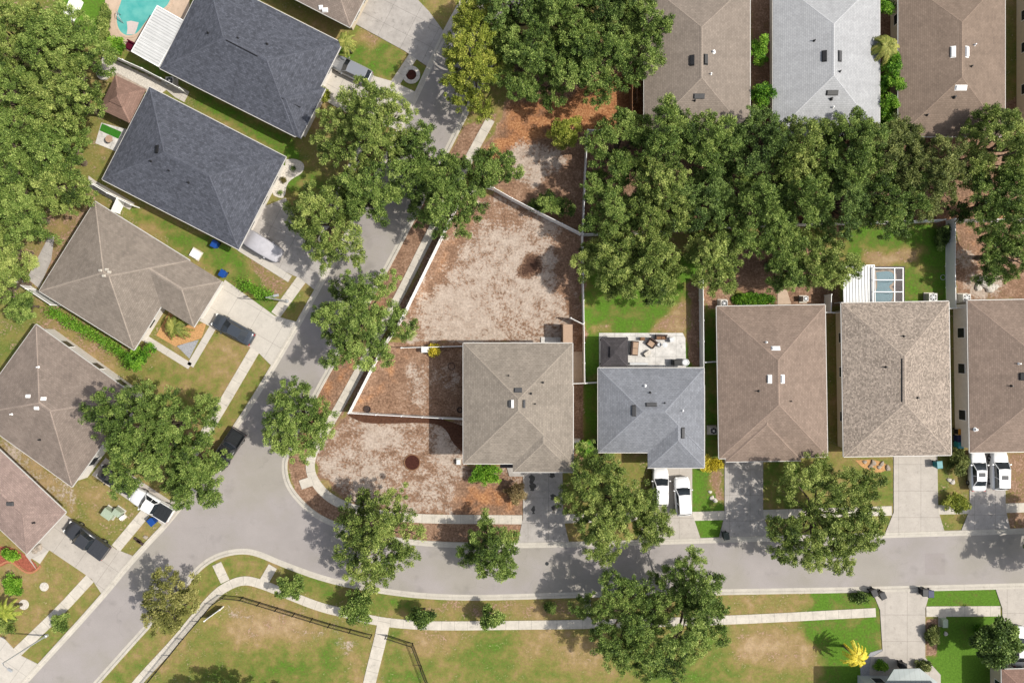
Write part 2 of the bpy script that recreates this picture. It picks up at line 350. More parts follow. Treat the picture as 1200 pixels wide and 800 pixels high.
ZONES = [  # polygon in survey pixels, (green, litter, sand), soft edge in metres; None leaves a channel alone
 ([(-80, -80), (330, -80), (180, 230), (60, 420), (-80, 460)], (.6, .35, 0), 3),
 ([(84, -40), (135, -40), (128, 30), (124, 58), (84, 40), (70, 20)], (1.1, -.2, 0), .4),
 ([(122, 58), (190, 80), (215, 100), (210, 112), (118, 72)], (.8, 0, .1), .6),
 ([(118, 66), (200, 100), (185, 112), (112, 82)], (.1, 0, 1.1), .5),
 ([(222, 100), (345, 165), (352, 190), (232, 122)], (.85, -.1, 0), .5),
 ([(415, 28), (476, 62), (458, 94), (392, 70)], (.78, .12, 0), .5),
 ([(425, 30), (455, 40), (440, 55), (420, 45)], (.3, .5, 0), 2),
 ([(478, 66), (502, 80), (487, 112), (465, 100)], (.75, .1, 0), .5),
 ([(325, 190), (385, 205), (370, 235), (335, 225)], (.7, 0, 0), .8),
 ([(138, 236), (276, 293), (335, 340), (322, 366), (262, 330)], (.78, -.05, 0), .6),
 ([(284, 296), (342, 332), (325, 352), (290, 322)], (.5, .55, 0), 1.5),
 ([(328, 350), (348, 335), (350, 372), (326, 372)], (.6, .25, 0), .6),
 ([(60, 250), (112, 236), (50, 345), (30, 330)], (.45, .5, 0), 1.5),
 ([(40, 345), (150, 410), (135, 440), (45, 384)], (.5, .45, .15), 1.),
 ([(178, 432), (222, 430), (256, 384), (300, 410), (245, 505), (170, 470)], (.55, .05, 0), .6),
 ([(268, 385), (296, 405), (262, 470), (235, 450)], (.42, .15, 0), 3),
 ([(300, 415), (318, 425), (262, 510), (240, 505)], (.6, .1, 0), .5),
 ([(0, 505), (90, 570), (85, 605), (0, 540)], (.35, .3, .45), 1.),
 ([(88, 575), (120, 562), (185, 612), (157, 652), (98, 610)], (.45, .35, 0), 1.),
 ([(0, 655), (62, 645), (112, 690), (25, 762), (0, 750)], (.42, .25, 0), 1.),
 ([(105, 690), (120, 700), (50, 778), (25, 768)], (.5, .15, .1), .5),
 ([(140, 645), (180, 612), (200, 600), (157, 652)], (.5, .3, 0), .5),
 # north lot
 ([(560, 190), (590, 130), (640, 60), (790, 40), (757, 90), (750, 160), (690, 160), (683, 272), (600, 232), (560, 215)], (.3, 1.0, -.1), 1.),
 (circ(628, 190, 36, 28), (None, .7, .75), 3),
 # sandy back yard
 ([(470, 372), (515, 282), (560, 232), (600, 234), (682, 274), (684, 402), (545, 402), (474, 406)], (.2, 1.05, .68), .8),
 ([(470, 372), (530, 250), (555, 230), (640, 250), (600, 262), (560, 262), (500, 350), (490, 395)], (None, 1.1, .3), 2.5),
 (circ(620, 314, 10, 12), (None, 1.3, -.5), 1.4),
 ([(655, 262), (684, 272), (684, 450), (672, 450), (668, 380), (650, 330)], (None, 1.1, .25), 2),  # tree shade along the right border, painted as more litter and less sand
 # side yard behind the low fence, and front yard
 ([(408, 484), (428, 432), (446, 402), (475, 402), (545, 404), (545, 490)], (.2, 1.1, .2), .5),
 (circ(490, 452, 14, 32), (None, 1, .55), 3),
 (circ(524, 440, 15, 14), (None, 1, .6), 2),
 ([(396, 488), (545, 494), (545, 545), (612, 552), (612, 604), (480, 604), (405, 590), (370, 552), (372, 520)], (.25, 1.05, .5), .6),
 ([(545, 555), (612, 575), (612, 604), (530, 604)], (.35, 1.1, -.1), 2),
 (circ(520, 525, 14, 16), (None, 1, .72), 2),
 (circ(440, 508, 30, 12), (None, 1, .72), 2),
 ([(338, 540), (368, 470), (440, 340), (545, 148), (582, 135), (500, 292), (398, 490), (365, 530), (366, 556), (390, 588), (478, 604), (612, 608), (612, 636), (480, 634), (400, 618), (350, 588)], (.3, .95, .1), .4),
 # around the house row
 ([(671, 440), (684, 440), (684, 545), (671, 545)], (.2, 1.1, -.2), .3),
 ([(684, 300), (826, 300), (826, 432), (684, 445)], (.95, -.2, -.2), .8),
 ([(765, 385), (800, 345), (810, 360), (806, 395), (760, 395)], (.3, .5, 0), 1.5),
 ([(690, 380), (720, 378), (720, 392), (690, 392)], (.4, .4, 0), 1.),
 ([(808, 330), (824, 330), (824, 430), (808, 430)], (.4, .8, 0), .6),
 ([(684, 445), (703, 445), (703, 545), (684, 545)], (.9, .1, 0), .4),
 ([(826, 335), (840, 345), (840, 545), (826, 545)], (.85, 0, 0), .3),
 ([(828, 290), (968, 290), (985, 360), (828, 362)], (.35, .95, .1), 1.),
 ([(860, 345), (905, 345), (905, 356), (860, 356)], (.9, .1, .1), .8),
 ([(990, 262), (1112, 262), (1112, 358), (990, 358)], (.95, -.2, -.1), .8),
 ([(1005, 290), (1085, 292), (1080, 312), (1008, 314)], (.35, .45, .1), 1.5),
 ([(1118, 262), (1290, 262), (1290, 352), (1118, 352)], (.45, .75, .2), .8),
 (circ(1155, 335, 24, 14), (None, .6, .8), 2),
 (circ(1130, 305, 12, 8), (None, .6, .6), 2),
 ([(690, 120), (1290, 120), (1290, 262), (684, 268)], (.35, .95, 0), 1.5),
 ([(880, -40), (905, -40), (905, 170), (880, 170)], (.4, .7, 0), .4),
 ([(1030, -40), (1055, -40), (1055, 170), (1030, 170)], (.4, .8, 0), .4),
 ([(811, 545), (848, 545), (848, 632), (811, 632)], (.95, .05, 0), .4),
 ([(833, 552), (848, 552), (848, 590), (835, 590)], (.5, .6, 0), 1),
 ([(895, 540), (1046, 540), (1046, 628), (895, 628)], (.62, .12, 0), .5),
 ([(1100, 535), (1136, 535), (1136, 625), (1100, 625)], (.6, .3, 0), .5),
 ([(1180, 530), (1290, 530), (1290, 625), (1180, 625)], (.45, .6, 0), .5),
 # south side
 ([(330, 660), (440, 690), (690, 700), (690, 728), (480, 722), (330, 690)], (.68, .1, 0), .6),
 ([(500, 702), (690, 702), (690, 728), (500, 722)], (.45, .45, .1), 2.),
 ([(190, 690), (265, 650), (310, 655), (310, 680), (262, 690), (150, 800), (115, 800)], (.58, .15, 0), .6),
 ([(172, 810), (270, 702), (385, 735), (432, 745), (422, 810)], (.58, .26, .05), .8),
 ([(260, 705), (330, 712), (420, 745), (420, 780), (330, 760), (262, 745)], (.3, .4, .32), 3),
 ([(300, 760), (390, 755), (400, 790), (300, 800)], (.72, .1, 0), 5),
 ([(455, 742), (1028, 728), (1028, 812), (445, 812)], (.64, .22, 0), .8),
 ([(480, 735), (560, 738), (520, 765), (480, 760)], (.35, .4, 0), 3),
 ([(620, 738), (690, 735), (720, 790), (610, 770)], (.3, .3, 0), 3),
 ([(855, 735), (945, 735), (965, 790), (870, 775)], (.22, .38, .05), 3),
 ([(945, 722), (1028, 716), (1028, 812), (970, 812)], (1., -.2, 0), 2),
 ([(862, 696), (940, 694), (940, 718), (862, 722)], (.4, .3, 0), 1),
 ([(950, 690), (1028, 688), (1028, 716), (950, 718)], (.95, -.1, 0), .6),
 ([(1085, 688), (1170, 688), (1172, 712), (1085, 712)], (1.05, -.3, 0), .4),
 ([(1085, 722), (1172, 720), (1172, 812), (1085, 812)], (1.15, -.3, 0), .4),
 ([(1085, 724), (1100, 724), (1098, 768), (1085, 768)], (.3, 1, 0), .4),
]
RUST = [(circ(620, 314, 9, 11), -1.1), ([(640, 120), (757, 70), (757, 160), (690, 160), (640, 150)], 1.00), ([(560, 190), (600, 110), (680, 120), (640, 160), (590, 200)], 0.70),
 ([(545, 560), (612, 575), (612, 604), (530, 604)], 0.62), ([(440, 340), (367, 467), (350, 500), (345, 545), (362, 556), (366, 520), (412, 440), (470, 340)], 0.56),
 ([(470, 372), (540, 240), (570, 225), (560, 262), (500, 350)], 0.43), ([(410, 480), (470, 407), (490, 407), (440, 484)], 0.50), ([(690, 230), (1220, 230), (1220, 262), (690, 266)], 0.50), ([(1118, 120), (1160, 120), (1160, 350), (1118, 300)], 0.37), ([(828, 325), (845, 325), (845, 356), (828, 356)], 0.56), (circ(655, 626, 12, 8), .8), (circ(600, 625, 12, 9), .9)]
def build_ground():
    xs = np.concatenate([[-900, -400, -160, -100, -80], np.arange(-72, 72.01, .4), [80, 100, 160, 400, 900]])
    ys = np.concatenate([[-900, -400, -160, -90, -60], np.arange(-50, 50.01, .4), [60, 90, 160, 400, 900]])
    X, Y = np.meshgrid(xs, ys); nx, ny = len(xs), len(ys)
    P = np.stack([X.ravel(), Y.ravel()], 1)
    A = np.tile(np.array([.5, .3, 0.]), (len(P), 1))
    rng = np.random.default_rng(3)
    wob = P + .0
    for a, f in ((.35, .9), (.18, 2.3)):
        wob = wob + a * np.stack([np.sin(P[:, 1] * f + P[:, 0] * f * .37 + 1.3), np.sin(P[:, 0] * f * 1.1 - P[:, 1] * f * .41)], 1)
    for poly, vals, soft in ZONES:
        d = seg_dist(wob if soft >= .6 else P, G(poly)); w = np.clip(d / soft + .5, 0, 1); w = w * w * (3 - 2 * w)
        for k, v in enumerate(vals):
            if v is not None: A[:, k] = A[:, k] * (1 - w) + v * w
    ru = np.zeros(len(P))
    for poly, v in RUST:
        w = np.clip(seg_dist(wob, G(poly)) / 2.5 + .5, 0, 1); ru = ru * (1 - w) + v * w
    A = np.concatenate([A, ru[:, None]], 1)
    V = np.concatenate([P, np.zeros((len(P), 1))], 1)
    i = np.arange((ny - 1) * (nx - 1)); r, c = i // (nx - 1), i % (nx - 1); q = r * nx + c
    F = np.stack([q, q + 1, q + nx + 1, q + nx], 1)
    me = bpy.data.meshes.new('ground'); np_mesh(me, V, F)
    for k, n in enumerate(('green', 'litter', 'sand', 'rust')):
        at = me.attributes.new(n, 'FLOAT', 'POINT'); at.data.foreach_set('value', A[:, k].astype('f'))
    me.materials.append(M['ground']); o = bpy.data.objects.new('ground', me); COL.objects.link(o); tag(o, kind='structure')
def np_mesh(me, V, F):
    n, k = F.shape
    me.vertices.add(len(V)); me.vertices.foreach_set('co', V.astype('f').ravel())
    me.loops.add(n * k); me.loops.foreach_set('vertex_index', F.astype('i').ravel())
    me.polygons.add(n); me.polygons.foreach_set('loop_start', np.arange(0, n * k, k, dtype='i'))
    me.update(calc_edges=True)
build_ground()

# ------------------------------------------------------------------ roads, kerbs, pavements
def slab(name, px, z1, mat, rz=None, kind='structure'):
    return tag(MB().prism(G(px), -.05, z1, rz).build(name, mat), kind=kind)
west = [(574, -60), (542, 0), (521, 37), (487, 112), (437, 215), (389, 307), (337, 400), (300, 462), (272, 505), (207, 600), (157, 652), (120, 698), (47, 778), (-30, 862)]
east_out = [(60, 862), (114, 800), (175, 732), (215, 690), (228, 672), (242, 659), (260, 650), (282, 646), (300, 648), (332, 662), (382, 680), (440, 692), (495, 699), (550, 701), (600, 700), (690, 697), (860, 694), (1030, 691), (1200, 687), (1300, 684)]
inner = [(1300, 618), (1200, 621), (1000, 627), (860, 631), (700, 636), (600, 638), (505, 637), (440, 628), (390, 613), (366, 600), (346, 580), (337, 565), (334, 550), (335, 535), (367, 467), (440, 340), (479, 267), (537, 152), (600, 28), (645, -60)]
W_, E_, I_ = (smooth_line(G(p), 2) for p in (west, east_out, inner))
road = G([(574, -60)]) + W_[1:] + E_ + I_
# two road sheets butted together, each a strip between two kerb lines
def fill(name, poly, z, mat):
    import bmesh
    bm = bmesh.new(); vs = [bm.verts.new((x, y, z)) for x, y in poly]
    es = [bm.edges.new((vs[i], vs[(i + 1) % len(vs)])) for i in range(len(vs))]
    bmesh.ops.triangle_fill(bm, use_beauty=True, edges=es)
    for f in bm.faces:
        if f.normal.z < 0: f.normal_flip()
    me = bpy.data.meshes.new(name); uvl = bm.loops.layers.uv.new('UV')
    for f in bm.faces:
        for l in f.loops: l[uvl].uv = (l.vert.co.x, l.vert.co.y)
    bm.to_mesh(me); bm.free(); me.materials.append(mat)
    o = bpy.data.objects.new(name, me); COL.objects.link(o); return tag(o, kind='structure')
fill('road', road, .006, M['asphalt'])
slab('road_patch', [(1084, 648), (1107, 648), (1107, 673), (1084, 673)], .011, M['patch'])
kp = [(.42, .008), (.12, .03), (0., .1), (-.22, .105), (-.26, -.02)]
strip('kerb', W_[::-1], .6, .1, M['kerb'], prof=[(-w, z) for w, z in kp])
strip('kerb', E_, .6, .1, M['kerb'], prof=kp)
strip('kerb', I_, .6, .1, M['kerb'], prof=kp)
# pavements
def walk(pts, w=1.2, sm=2): return strip('sidewalk', smooth_line(G(pts), sm), w, .06, M['conc'])
walk([(120, 850), (160, 800), (207, 750), (228, 724), (252, 696), (268, 685), (285, 679), (302, 682), (337, 696), (375, 711), (405, 718), (440, 727), (475, 731), (512, 733), (600, 732), (690, 731), (860, 726), (1026, 717)], 1.05)
walk([(1085, 716), (1172, 715.5)], 1.2, 0)
walk([(575, 140), (553, 180), (500, 282), (472, 340), (417, 442), (396, 480), (372, 520), (365, 534), (363, 550), (369, 565), (384, 582), (407, 594), (440, 602), (475, 606), (512, 608), (612, 608.5)], 1.05)
walk([(660, 607.5), (748, 605)], 1.05, 0); walk([(811, 604.5), (849, 603.5)], 1.05, 0); walk([(894, 602.5), (1045, 598)], 1.1, 0); walk([(1099, 597), (1136, 596)], 1.1, 0); walk([(1178, 595), (1290, 592)], 1.1, 0)
walk([(487, 62), (463, 98)], 1.05, 0); walk([(440, 130), (405, 215), (372, 282)], 1.05, 1)
walk([(356, 324), (323, 369)], 1.2, 0); walk([(300, 408), (246, 500), (200, 572)], 1.2, 1); walk([(171, 600), (136, 642)], 1.2, 0); walk([(106, 677), (70, 716), (20, 764)], 1.2, 1)
for q in ([(254, 660), (264, 681)], [(320, 663), (309, 682)], [(352, 568), (372, 561)]):
    strip('footpath', G(q), 1.1, .064, M['conc'])
strip('footpath', G([(688.5, 702), (688.5, 727)]), .75, .064, M['conc'])
strip('footpath', smooth_line(G([(450, 728), (446, 748), (439, 775), (430, 812)]), 1), 1.45, .064, M['conc'])
def drive(px, mat='drive', rz=None): return slab('driveway', px, .068, M[mat], rz)
drive([(414, 27), (432, -12), (470, -20), (503, 14), (522, 40), (502, 79), (474, 60)], 'drive_grey', R(-27))
drive([(370, 112), (390, 66), (440, 90), (461, 96), (487, 108), (485, 118), (466, 152), (420, 140)], 'drive_white', R(-27))
drive([(300, 246), (335, 232), (350, 262), (392, 302), (369, 340), (352, 326), (342, 322), (278, 292)], 'drive_grey', R(-27))
strip('footpath', G([(281, 290), (340, 327)]), .85, .074, M['drive_white'])
drive([(258, 336), (264, 328), (322, 370), (348, 377), (334, 404), (318, 428), (300, 410), (234, 376)], 'drive_white', R(-30))
strip('footpath', G([(170, 396), (223, 429)]), .8, .06, M['drive_white']); strip('footpath', G([(223, 428.5), (251, 381)]), .8, .06, M['drive_white'])
drive([(108, 556), (124, 536), (198, 585), (216, 590), (194, 618), (180, 606), (172, 600)], 'drive', R(-30))
drive([(76, 602), (128, 637), (136, 643), (159, 652), (121, 698), (108, 678), (98, 671), (58, 644), (36, 655), (44, 668), (30, 650)], 'drive', R(-35))
slab('footpath', [(58, 644), (47, 660), (30, 649)], .05, M['drive_white'])
drive([(-40, 742), (4, 746), (22, 766), (48, 779), (20, 812), (-40, 830)], 'drive_white', R(-35))
drive([(613, 548), (659, 548), (660, 606), (667, 636), (606, 638), (613, 607)], 'drive_grey', R(90))
drive([(764, 545), (811, 545), (811, 601), (821, 631), (746, 634), (755, 611), (764, 601)], 'drive', R(90))
drive([(849, 534), (894, 534), (894, 602), (903, 629), (842, 631), (849, 604)], 'drive_grey', R(90))
drive([(1047, 528), (1098, 528), (1099, 597), (1107, 624), (1036, 627), (1047, 600)], 'drive', R(90))
drive([(1136, 524), (1178, 524), (1178, 596), (1184, 621), (1125, 624), (1136, 597)], 'drive_grey', R(90))
drive([(1021, 690), (1091, 688), (1084, 712), (1084, 770), (1102, 790), (1102, 830), (1016, 830), (1020, 770), (1034, 762), (1031, 714)], 'drive', R(90))
drive([(1166, 688), (1230, 686), (1230, 800), (1162, 830), (1176, 760), (1174, 712)], 'drive', R(90))
slab('patio', [(702, 390), (800, 390), (803, 396), (804, 436), (702, 436)], .06, M['patio_white'])
slab('patio', [(58, 276), (64, 277), (60, 305), (46, 338), (32, 326)], .05, M['drive_grey'])
slab('patio', [(119, 144), (150, 152), (142, 180), (112, 168)], .05, M['patio_white'])
slab('patio', [(672, 412), (682, 412), (683, 448), (672, 448)], .05, M['pool_deck'])
slab('patio', [(911, 338), (922, 340), (927, 356), (911, 358)], .05, M['pool_deck'])
slab('pool_deck', [(124, -30), (200, -30), (222, -20), (222, 40), (190, 75), (150, 60), (128, 44), (123, 30)], .05, M['pool_deck'])
slab('pool_deck', [(1020, 312), (1060, 312), (1060, 358), (1020, 358)], .05, M['cooldeck'])
# planting beds and plots of bare ground are surfaces of the setting
def bed(name, px, mat, z=.03): return slab(name, px, z, M[mat])
bed('mulch_bed', smooth_line([(408, 486), (415, 491), (430, 496), (460, 496), (490, 495), (515, 497), (524, 505), (530, 518), (542, 530), (548, 530), (546, 490), (408, 484.5)], 1), 'darkmulch')
bed('mulch_bed', [(183, 393), (198, 366), (226, 383), (243, 376), (236, 396), (206, 406)], 'orangemulch')
bed('gravel_bed', [(207, 405), (233, 398), (222, 420)], 'gravel')
bed('mulch_bed', smooth_line([(-6, 640), (12, 640), (31, 650), (46, 664), (38, 670), (30, 668), (20, 660), (10, 659), (0, 664), (-6, 664)], 1), 'redmulch')
bed('gravel_bed', smooth_line([(335, 187), (345, 186), (355, 190), (357, 197), (353, 204), (343, 209), (336, 216), (334, 230), (330, 233), (318, 228), (322, 215), (334, 196)], 1), 'whitestone')
bed('gravel_bed', circ(28, 708, 6), 'whitestone'); bed('gravel_bed', [(119, 66), (140, 73), (186, 96), (201, 101), (186, 112), (170, 103), (138, 86), (120, 84)], 'whitestone'); bed('mulch_bed', smooth_line([(1002, 539), (1022, 538), (1038, 542), (1040, 550), (1030, 554), (1012, 549), (1002, 539)], 1), 'orangemulch')
strip('bed_edging', smooth_line(G([(-6, 666), (0, 662), (8, 657), (15, 658), (22, 664), (30, 670), (38, 671), (44, 667), (48, 662)]), 2), .22, .1, M['brick'])
bed('gravel_bed', [(1008, 782), (1020, 764), (1034, 760), (1032, 800), (1010, 812)], 'gravel')

# ------------------------------------------------------------------ houses
def hip_faces(mb, o, ex, ey, a, b, z0, pitch):
    """hip roof on a rectangle: o centre, ex/ey unit axes, half sizes a (x) b (y)"""
    if a < b: ex, ey, a, b = ey, (-ex[0], -ex[1]), b, a
    P = lambda u, v, z: (o[0] + ex[0] * u + ey[0] * v, o[1] + ex[1] * u + ey[1] * v, z)
    t = math.tan(pitch); zr = z0 + b * t; k = a - b; sl = 1 / math.cos(pitch)
    c = [P(-a, -b, z0), P(a, -b, z0), P(a, b, z0), P(-a, b, z0)]; r0, r1 = P(-k, 0, zr), P(k, 0, zr)
    mb.face([c[0], c[1], r1, r0], [(-a, 0), (a, 0), (k, b * sl), (-k, b * sl)])
    mb.face([c[2], c[3], r0, r1], [(-a, 0), (a, 0), (k, b * sl), (-k, b * sl)])
    mb.face([c[1], c[2], r1], [(-b, 0), (b, 0), (0, b * sl)]); mb.face([c[3], c[0], r0], [(-b, 0), (b, 0), (0, b * sl)])
    for i in range(4):
        p, q = c[i], c[(i + 1) % 4]
        mb.face([(p[0], p[1], z0 - .06), (q[0], q[1], z0 - .06), q, p])
    mb.face([(p[0], p[1], z0 - .06) for p in c[::-1]])
    return c, r0, r1
def cap_strip(mb, p, q, w=.17, lift=.025):
    d = Vector(q) - Vector(p)
    n = Vector((-d.y, d.x, 0)).normalized() * w; up = Vector((0, 0, lift)); dn = Vector((0, 0, -.05))
    p, q = Vector(p), Vector(q)
    mb.face([p + n + dn, q + n + dn, q + up, p + up]); mb.face([p + up, q + up, q - n + dn, p - n + dn])
class House:
    def __init__(s, label, A, B, D, he, pitch, roof, wall, wings=(), base=.75, front='y-', chips=(), name='house', cap=None, trim=True, wins=True):
        """A,B,D survey pixels of three eave corners (A origin, B along x, D along y), he eave height"""
        A, B, D = (Vector(g(*p, he)) for p in (A, B, D))
        ex = (B - A).normalized(); ey = Vector((-ex.y, ex.x))
        if ey.dot(D - A) < 0: ey = -ey
        L, Wd = (B - A).length, (D - A).dot(ey)
        s.A, s.ex, s.ey, s.he = A, ex, ey, he
        c = A + ex * L / 2 + ey * Wd / 2; s.c = c
        rz = math.atan2(ex.y, ex.x); s.rz = rz; s.flip = 1 if (ex.x * ey.y - ex.y * ey.x) > 0 else -1
        s.root = empty(name, (c.x, c.y, 0), rz, label, 'house' if name == 'house' else name.replace('_', ' '))
        s.rects = [(0, 0, L / 2, Wd / 2, pitch, he)]
        for w in wings:   # wing in pixels along x/y from A: (x0,x1,y0,y1,drop)
            f = .1 * (H - he) / H
            x0, x1, y0, y1 = (q * f for q in w[:4]); dz = w[4] if len(w) > 4 else .03
            s.rects.append(((x0 + x1) / 2 - L / 2, ((y0 + y1) / 2 - Wd / 2) * s.flip, (x1 - x0) / 2, (y1 - y0) / 2, pitch, he - dz))
        mb, cp = MB(), MB(); fa = MB()
        for i, (cx, cy, a, b, pt, z0) in enumerate(s.rects):
            cc, r0, r1 = hip_faces(mb, (cx, cy), (1, 0), (0, 1), a, b, z0, pt)
            for p in cc:
                r = r0 if math.dist(p[:2], r0[:2]) < math.dist(p[:2], r1[:2]) else r1
                cap_strip(cp, (p[0] * .97 + r[0] * .03, p[1] * .97 + r[1] * .03, p[2] * .97 + r[2] * .03), r)
            if math.dist(r0, r1) > .3: cap_strip(cp, r0, r1, .19, .035)
            for j in range(4):
                p, q = Vector(cc[j][:2]), Vector(cc[(j + 1) % 4][:2]); m = (p + q) / 2; d = q - p
                n = Vector((d.y, -d.x)).normalized()
                if n.dot(m - Vector((cx, cy))) < 0: n = -n
                m2 = m + n * .04
                inside = any(abs(m2.x - r[0]) < r[2] and abs(m2.y - r[1]) < r[3] for k, r in enumerate(s.rects) if k != i)
                if i and inside: continue
                fa.box((m2.x, m2.y, z0 - .1 - .004 * i), (d.length + .0, .075, .13), math.atan2(d.y, d.x))
        s.roof = mb.build('roof', roof, s.root)
        cp.build('ridge_cap', cap or roof, s.roof)
        if trim: fa.build('fascia', M['fascia'], s.root)
        wl = MB(); ov = base
        for i, (cx, cy, a, b, pt, z0) in enumerate(s.rects):
            wl.box((cx, cy, (z0 - .07) / 2 - .05 - .004 * i), (2 * (a - ov) - .006 * i, 2 * (b - ov) - .006 * i, z0 - .07 + .1))
        s.wall = wl.build('wall', wall, s.root, weld=False)
        # windows and doors on every side of the main block
        cx, cy, a, b, pt, z0 = s.rects[0]; a -= ov; b -= ov
        if wins:
            st = [1.4] if he < 4 else [1.35, 3.9]
            for zz in st:
                for sx, half, axis in ((1, b, 'x'), (-1, b, 'x'), (1, a, 'y'), (-1, a, 'y')):
                    for k in (-.55, .1, .6):
                        q = (a if axis == 'x' else b); w = 1.1
                        fr, pn = MB(), MB()
                        if axis == 'x':
                            fr.box((sx * (a + .02), k * half, zz), (.07, w + .14, 1.24)); pn.box((sx * (a + .045), k * half, zz), (.05, w, 1.1))
                        else:
                            fr.box((k * half, sx * (b + .02), zz), (w + .14, .07, 1.24)); pn.box((k * half, sx * (b + .045), zz), (w, .05, 1.1))
                        f = fr.build('window', M['white'], s.root); pn.build('pane', M['glass'], f)
    def L(s, px, py, h):
        p = g(px, py, h); return loc2((s.c.x, s.c.y), s.rz, p)
    def rz_at(s, x, y):
        z = -1e9
        for cx, cy, a, b, pt, z0 in s.rects:
            d = min(a - abs(x - cx), b - abs(y - cy))
            if d >= 0: z = max(z, z0 + d * math.tan(pt))
        return z if z > -1e8 else s.he
    def seat(s, px, py):
        h = s.he + 1.2
        for _ in range(4):
            x, y = s.L(px, py, h); h = s.rz_at(x, y)
        return x, y, h
    def slope(s, x, y):
        e = .05; return (s.rz_at(x + e, y) - s.rz_at(x - e, y)) / (2 * e), (s.rz_at(x, y + e) - s.rz_at(x, y - e)) / (2 * e)
    def box_vent(s, px, py, wx, wy, mat='black', hgt=.16):
        """box vent: wx, wy footprint in metres along the photo axes, follows the slope"""
        x, y, z = s.seat(px, py); sx, sy = s.slope(x, y)
        mb = MB().box((0, 0, hgt / 2), (wx, wy, hgt), 0, .86)
        mb.box((0, 0, .012), (wx + .08, wy + .08, .03))
        o = mb.build('roof_vent', M[mat], s.roof); o.location = (x, y, z)
        n = Vector((-sx, -sy, 1)).normalized(); o.rotation_euler = (n.to_track_quat('Z', 'Y').to_matrix() @ Matrix.Rotation(0, 3, 'Z')).to_euler()
        q = Vector((0, 0, 1)).rotation_difference(n); o.rotation_mode = 'QUATERNION'; o.rotation_quaternion = q @ Matrix.Rotation(-s.rz, 3, 'Z').to_quaternion()
        return o
    def pipe(s, px, py, mat='black', r=.07, h=.35):
        x, y, z = s.seat(px, py)
        mb = MB().lathe([(r * 2.2, 0), (r * 1.2, .12), (r, .13), (r, h), (0, h)], n=10)
        o = mb.build('vent_pipe', M[mat], s.roof); o.location = (x, y, z - .02)
    def ridge_vent(s, p, q, mat='black'):
        a, b = s.seat(*p), s.seat(*q); mb = MB(); cap_strip(mb, a, b, .13, .07)
        mb.build('ridge_vent', M[mat], s.roof)
    def on_wall(s, name, mat, p, size, sub=None):
        o = MB().box(p, size).build(name, mat, s.root); return o
P22 = R(17)
sh = {}
for n_, c_, k_, b_ in (('slate', (99, 102, 112), .26, .06), ('taupe', (158, 146, 134), .12, .1), ('rose', (156, 141, 130), .12, .12), ('pink', (176, 153, 143), .12, .12), ('sand', (166, 155, 142), .12, .1), ('grey', (150, 153, 160), .12, .08), ('clay', (162, 142, 128), .12, .1), ('mottle', (184, 169, 155), .34, .08), ('dust', (162, 149, 137), .1, .08), ('pale', (200, 201, 203), .07, .05), ('cocoa', (154, 135, 120), .1, .1), ('char', (86, 82, 84), .15, .1), ('brown', (158, 128, 114), .1, .1), ('cool', (135, 142, 146), .1, .1)):
    sh[n_] = shingle('shingle_' + n_, C(*c_), k_, b_, .2)
    sh[n_ + '_cap'] = shingle('cap_' + n_, C(*[min(255, v * (1.16 if n_ in ('taupe', 'rose', 'pink') else 1.07)) for v in c_]), k_ * .5, b_)
def cap(n): return sh[n + '_cap']
SW, SB, SG = M['stucco_w'], M['stucco_b'], M['stucco_g']
h1 = House('dark slate hip roofed house beside the swimming pool', (187, 80), (346, 160), (233, -34), 3., P22, sh['slate'], SW, cap=cap('slate'), wings=[(90, 184, .6, 66)])
h1.ridge_vent((265, 47), (302, 66)); h1.ridge_vent((330, 115), (352, 126)); h1.pipe(244, 39); h1.pipe(279, 45, r=.05); h1.pipe(313, 52)
h2 = House('dark slate hip roofed house south of the brown gazebo', (175, 102), (335, 184), (119, 210), 3., P22, sh['slate'], SW, cap=cap('slate'))
h2.box_vent(184, 175, .35, .9); h2.pipe(177, 189); h2.pipe(221, 214); h2.pipe(198, 200, r=.05)
h3 = House('taupe roofed house with notched corner and palm by its entry', (111, 236), (222, 305), (46, 341), 3., R(15), sh['taupe'], SW, cap=cap('taupe'), wings=[(60, 176, .5, 64)])
for a_ in ((118, 317), (125, 316), (122, 323), (128, 319)): h3.box_vent(*a_, .34, .22, 'conc', .2)
h4 = House('rose brown nearly square roofed house behind the widest streetside oak', (42, 380), (160, 465), (-33, 486), 3., R(14), sh['rose'], SW, base=.35, cap=cap('rose'))
for a_ in ((33, 464), (51, 467), (43, 478)): h4.box_vent(*a_, .5, .3, 'white')
h4.pipe(45, 430, 'white'); h4.pipe(14, 485, 'white'); h4.pipe(47, 515)
h5 = House('pink roofed house with curved red mulch bed at its front corner', (77, 600), (31, 649), (-40, 507), 2.8, R(8), sh['pink'], SW, base=1.6, cap=sh['pink'])
h5.box_vent(12, 590, .8, .4, 'ventgrey'); h5.pipe(40, 612)
h0 = House('rosy brown roofed house cut by the top edge, above the slate roofs', (410, 32), (448, -42), (308, -20), 3., R(15), sh['rose'], SB, cap=cap('rose'))
h0.box_vent(381, 12, .6, .4, 'white'); h0.box_vent(376, 9, .4, .4, 'white')
h6 = House('two storey sand roofed house beside the bare sandy yard', (543, 402), (671, 402), (543, 543), 5.2, R(15), sh['sand'], SB, cap=cap('sand'), wings=[(58, 128.6, 50, 151, .03)])
h6.box_vent(607, 457, .8, .45, 'ventgrey'); h6.box_vent(600.5, 473, .22, .8, 'white'); h6.box_vent(597.5, 473, .2, .75, 'ventgrey'); h6.box_vent(614, 473, .24, .8, 'ventgrey'); h6.pipe(636, 448); h6.pipe(622, 461); h6.pipe(627, 473, r=.05); h6.pipe(596, 440, r=.05)
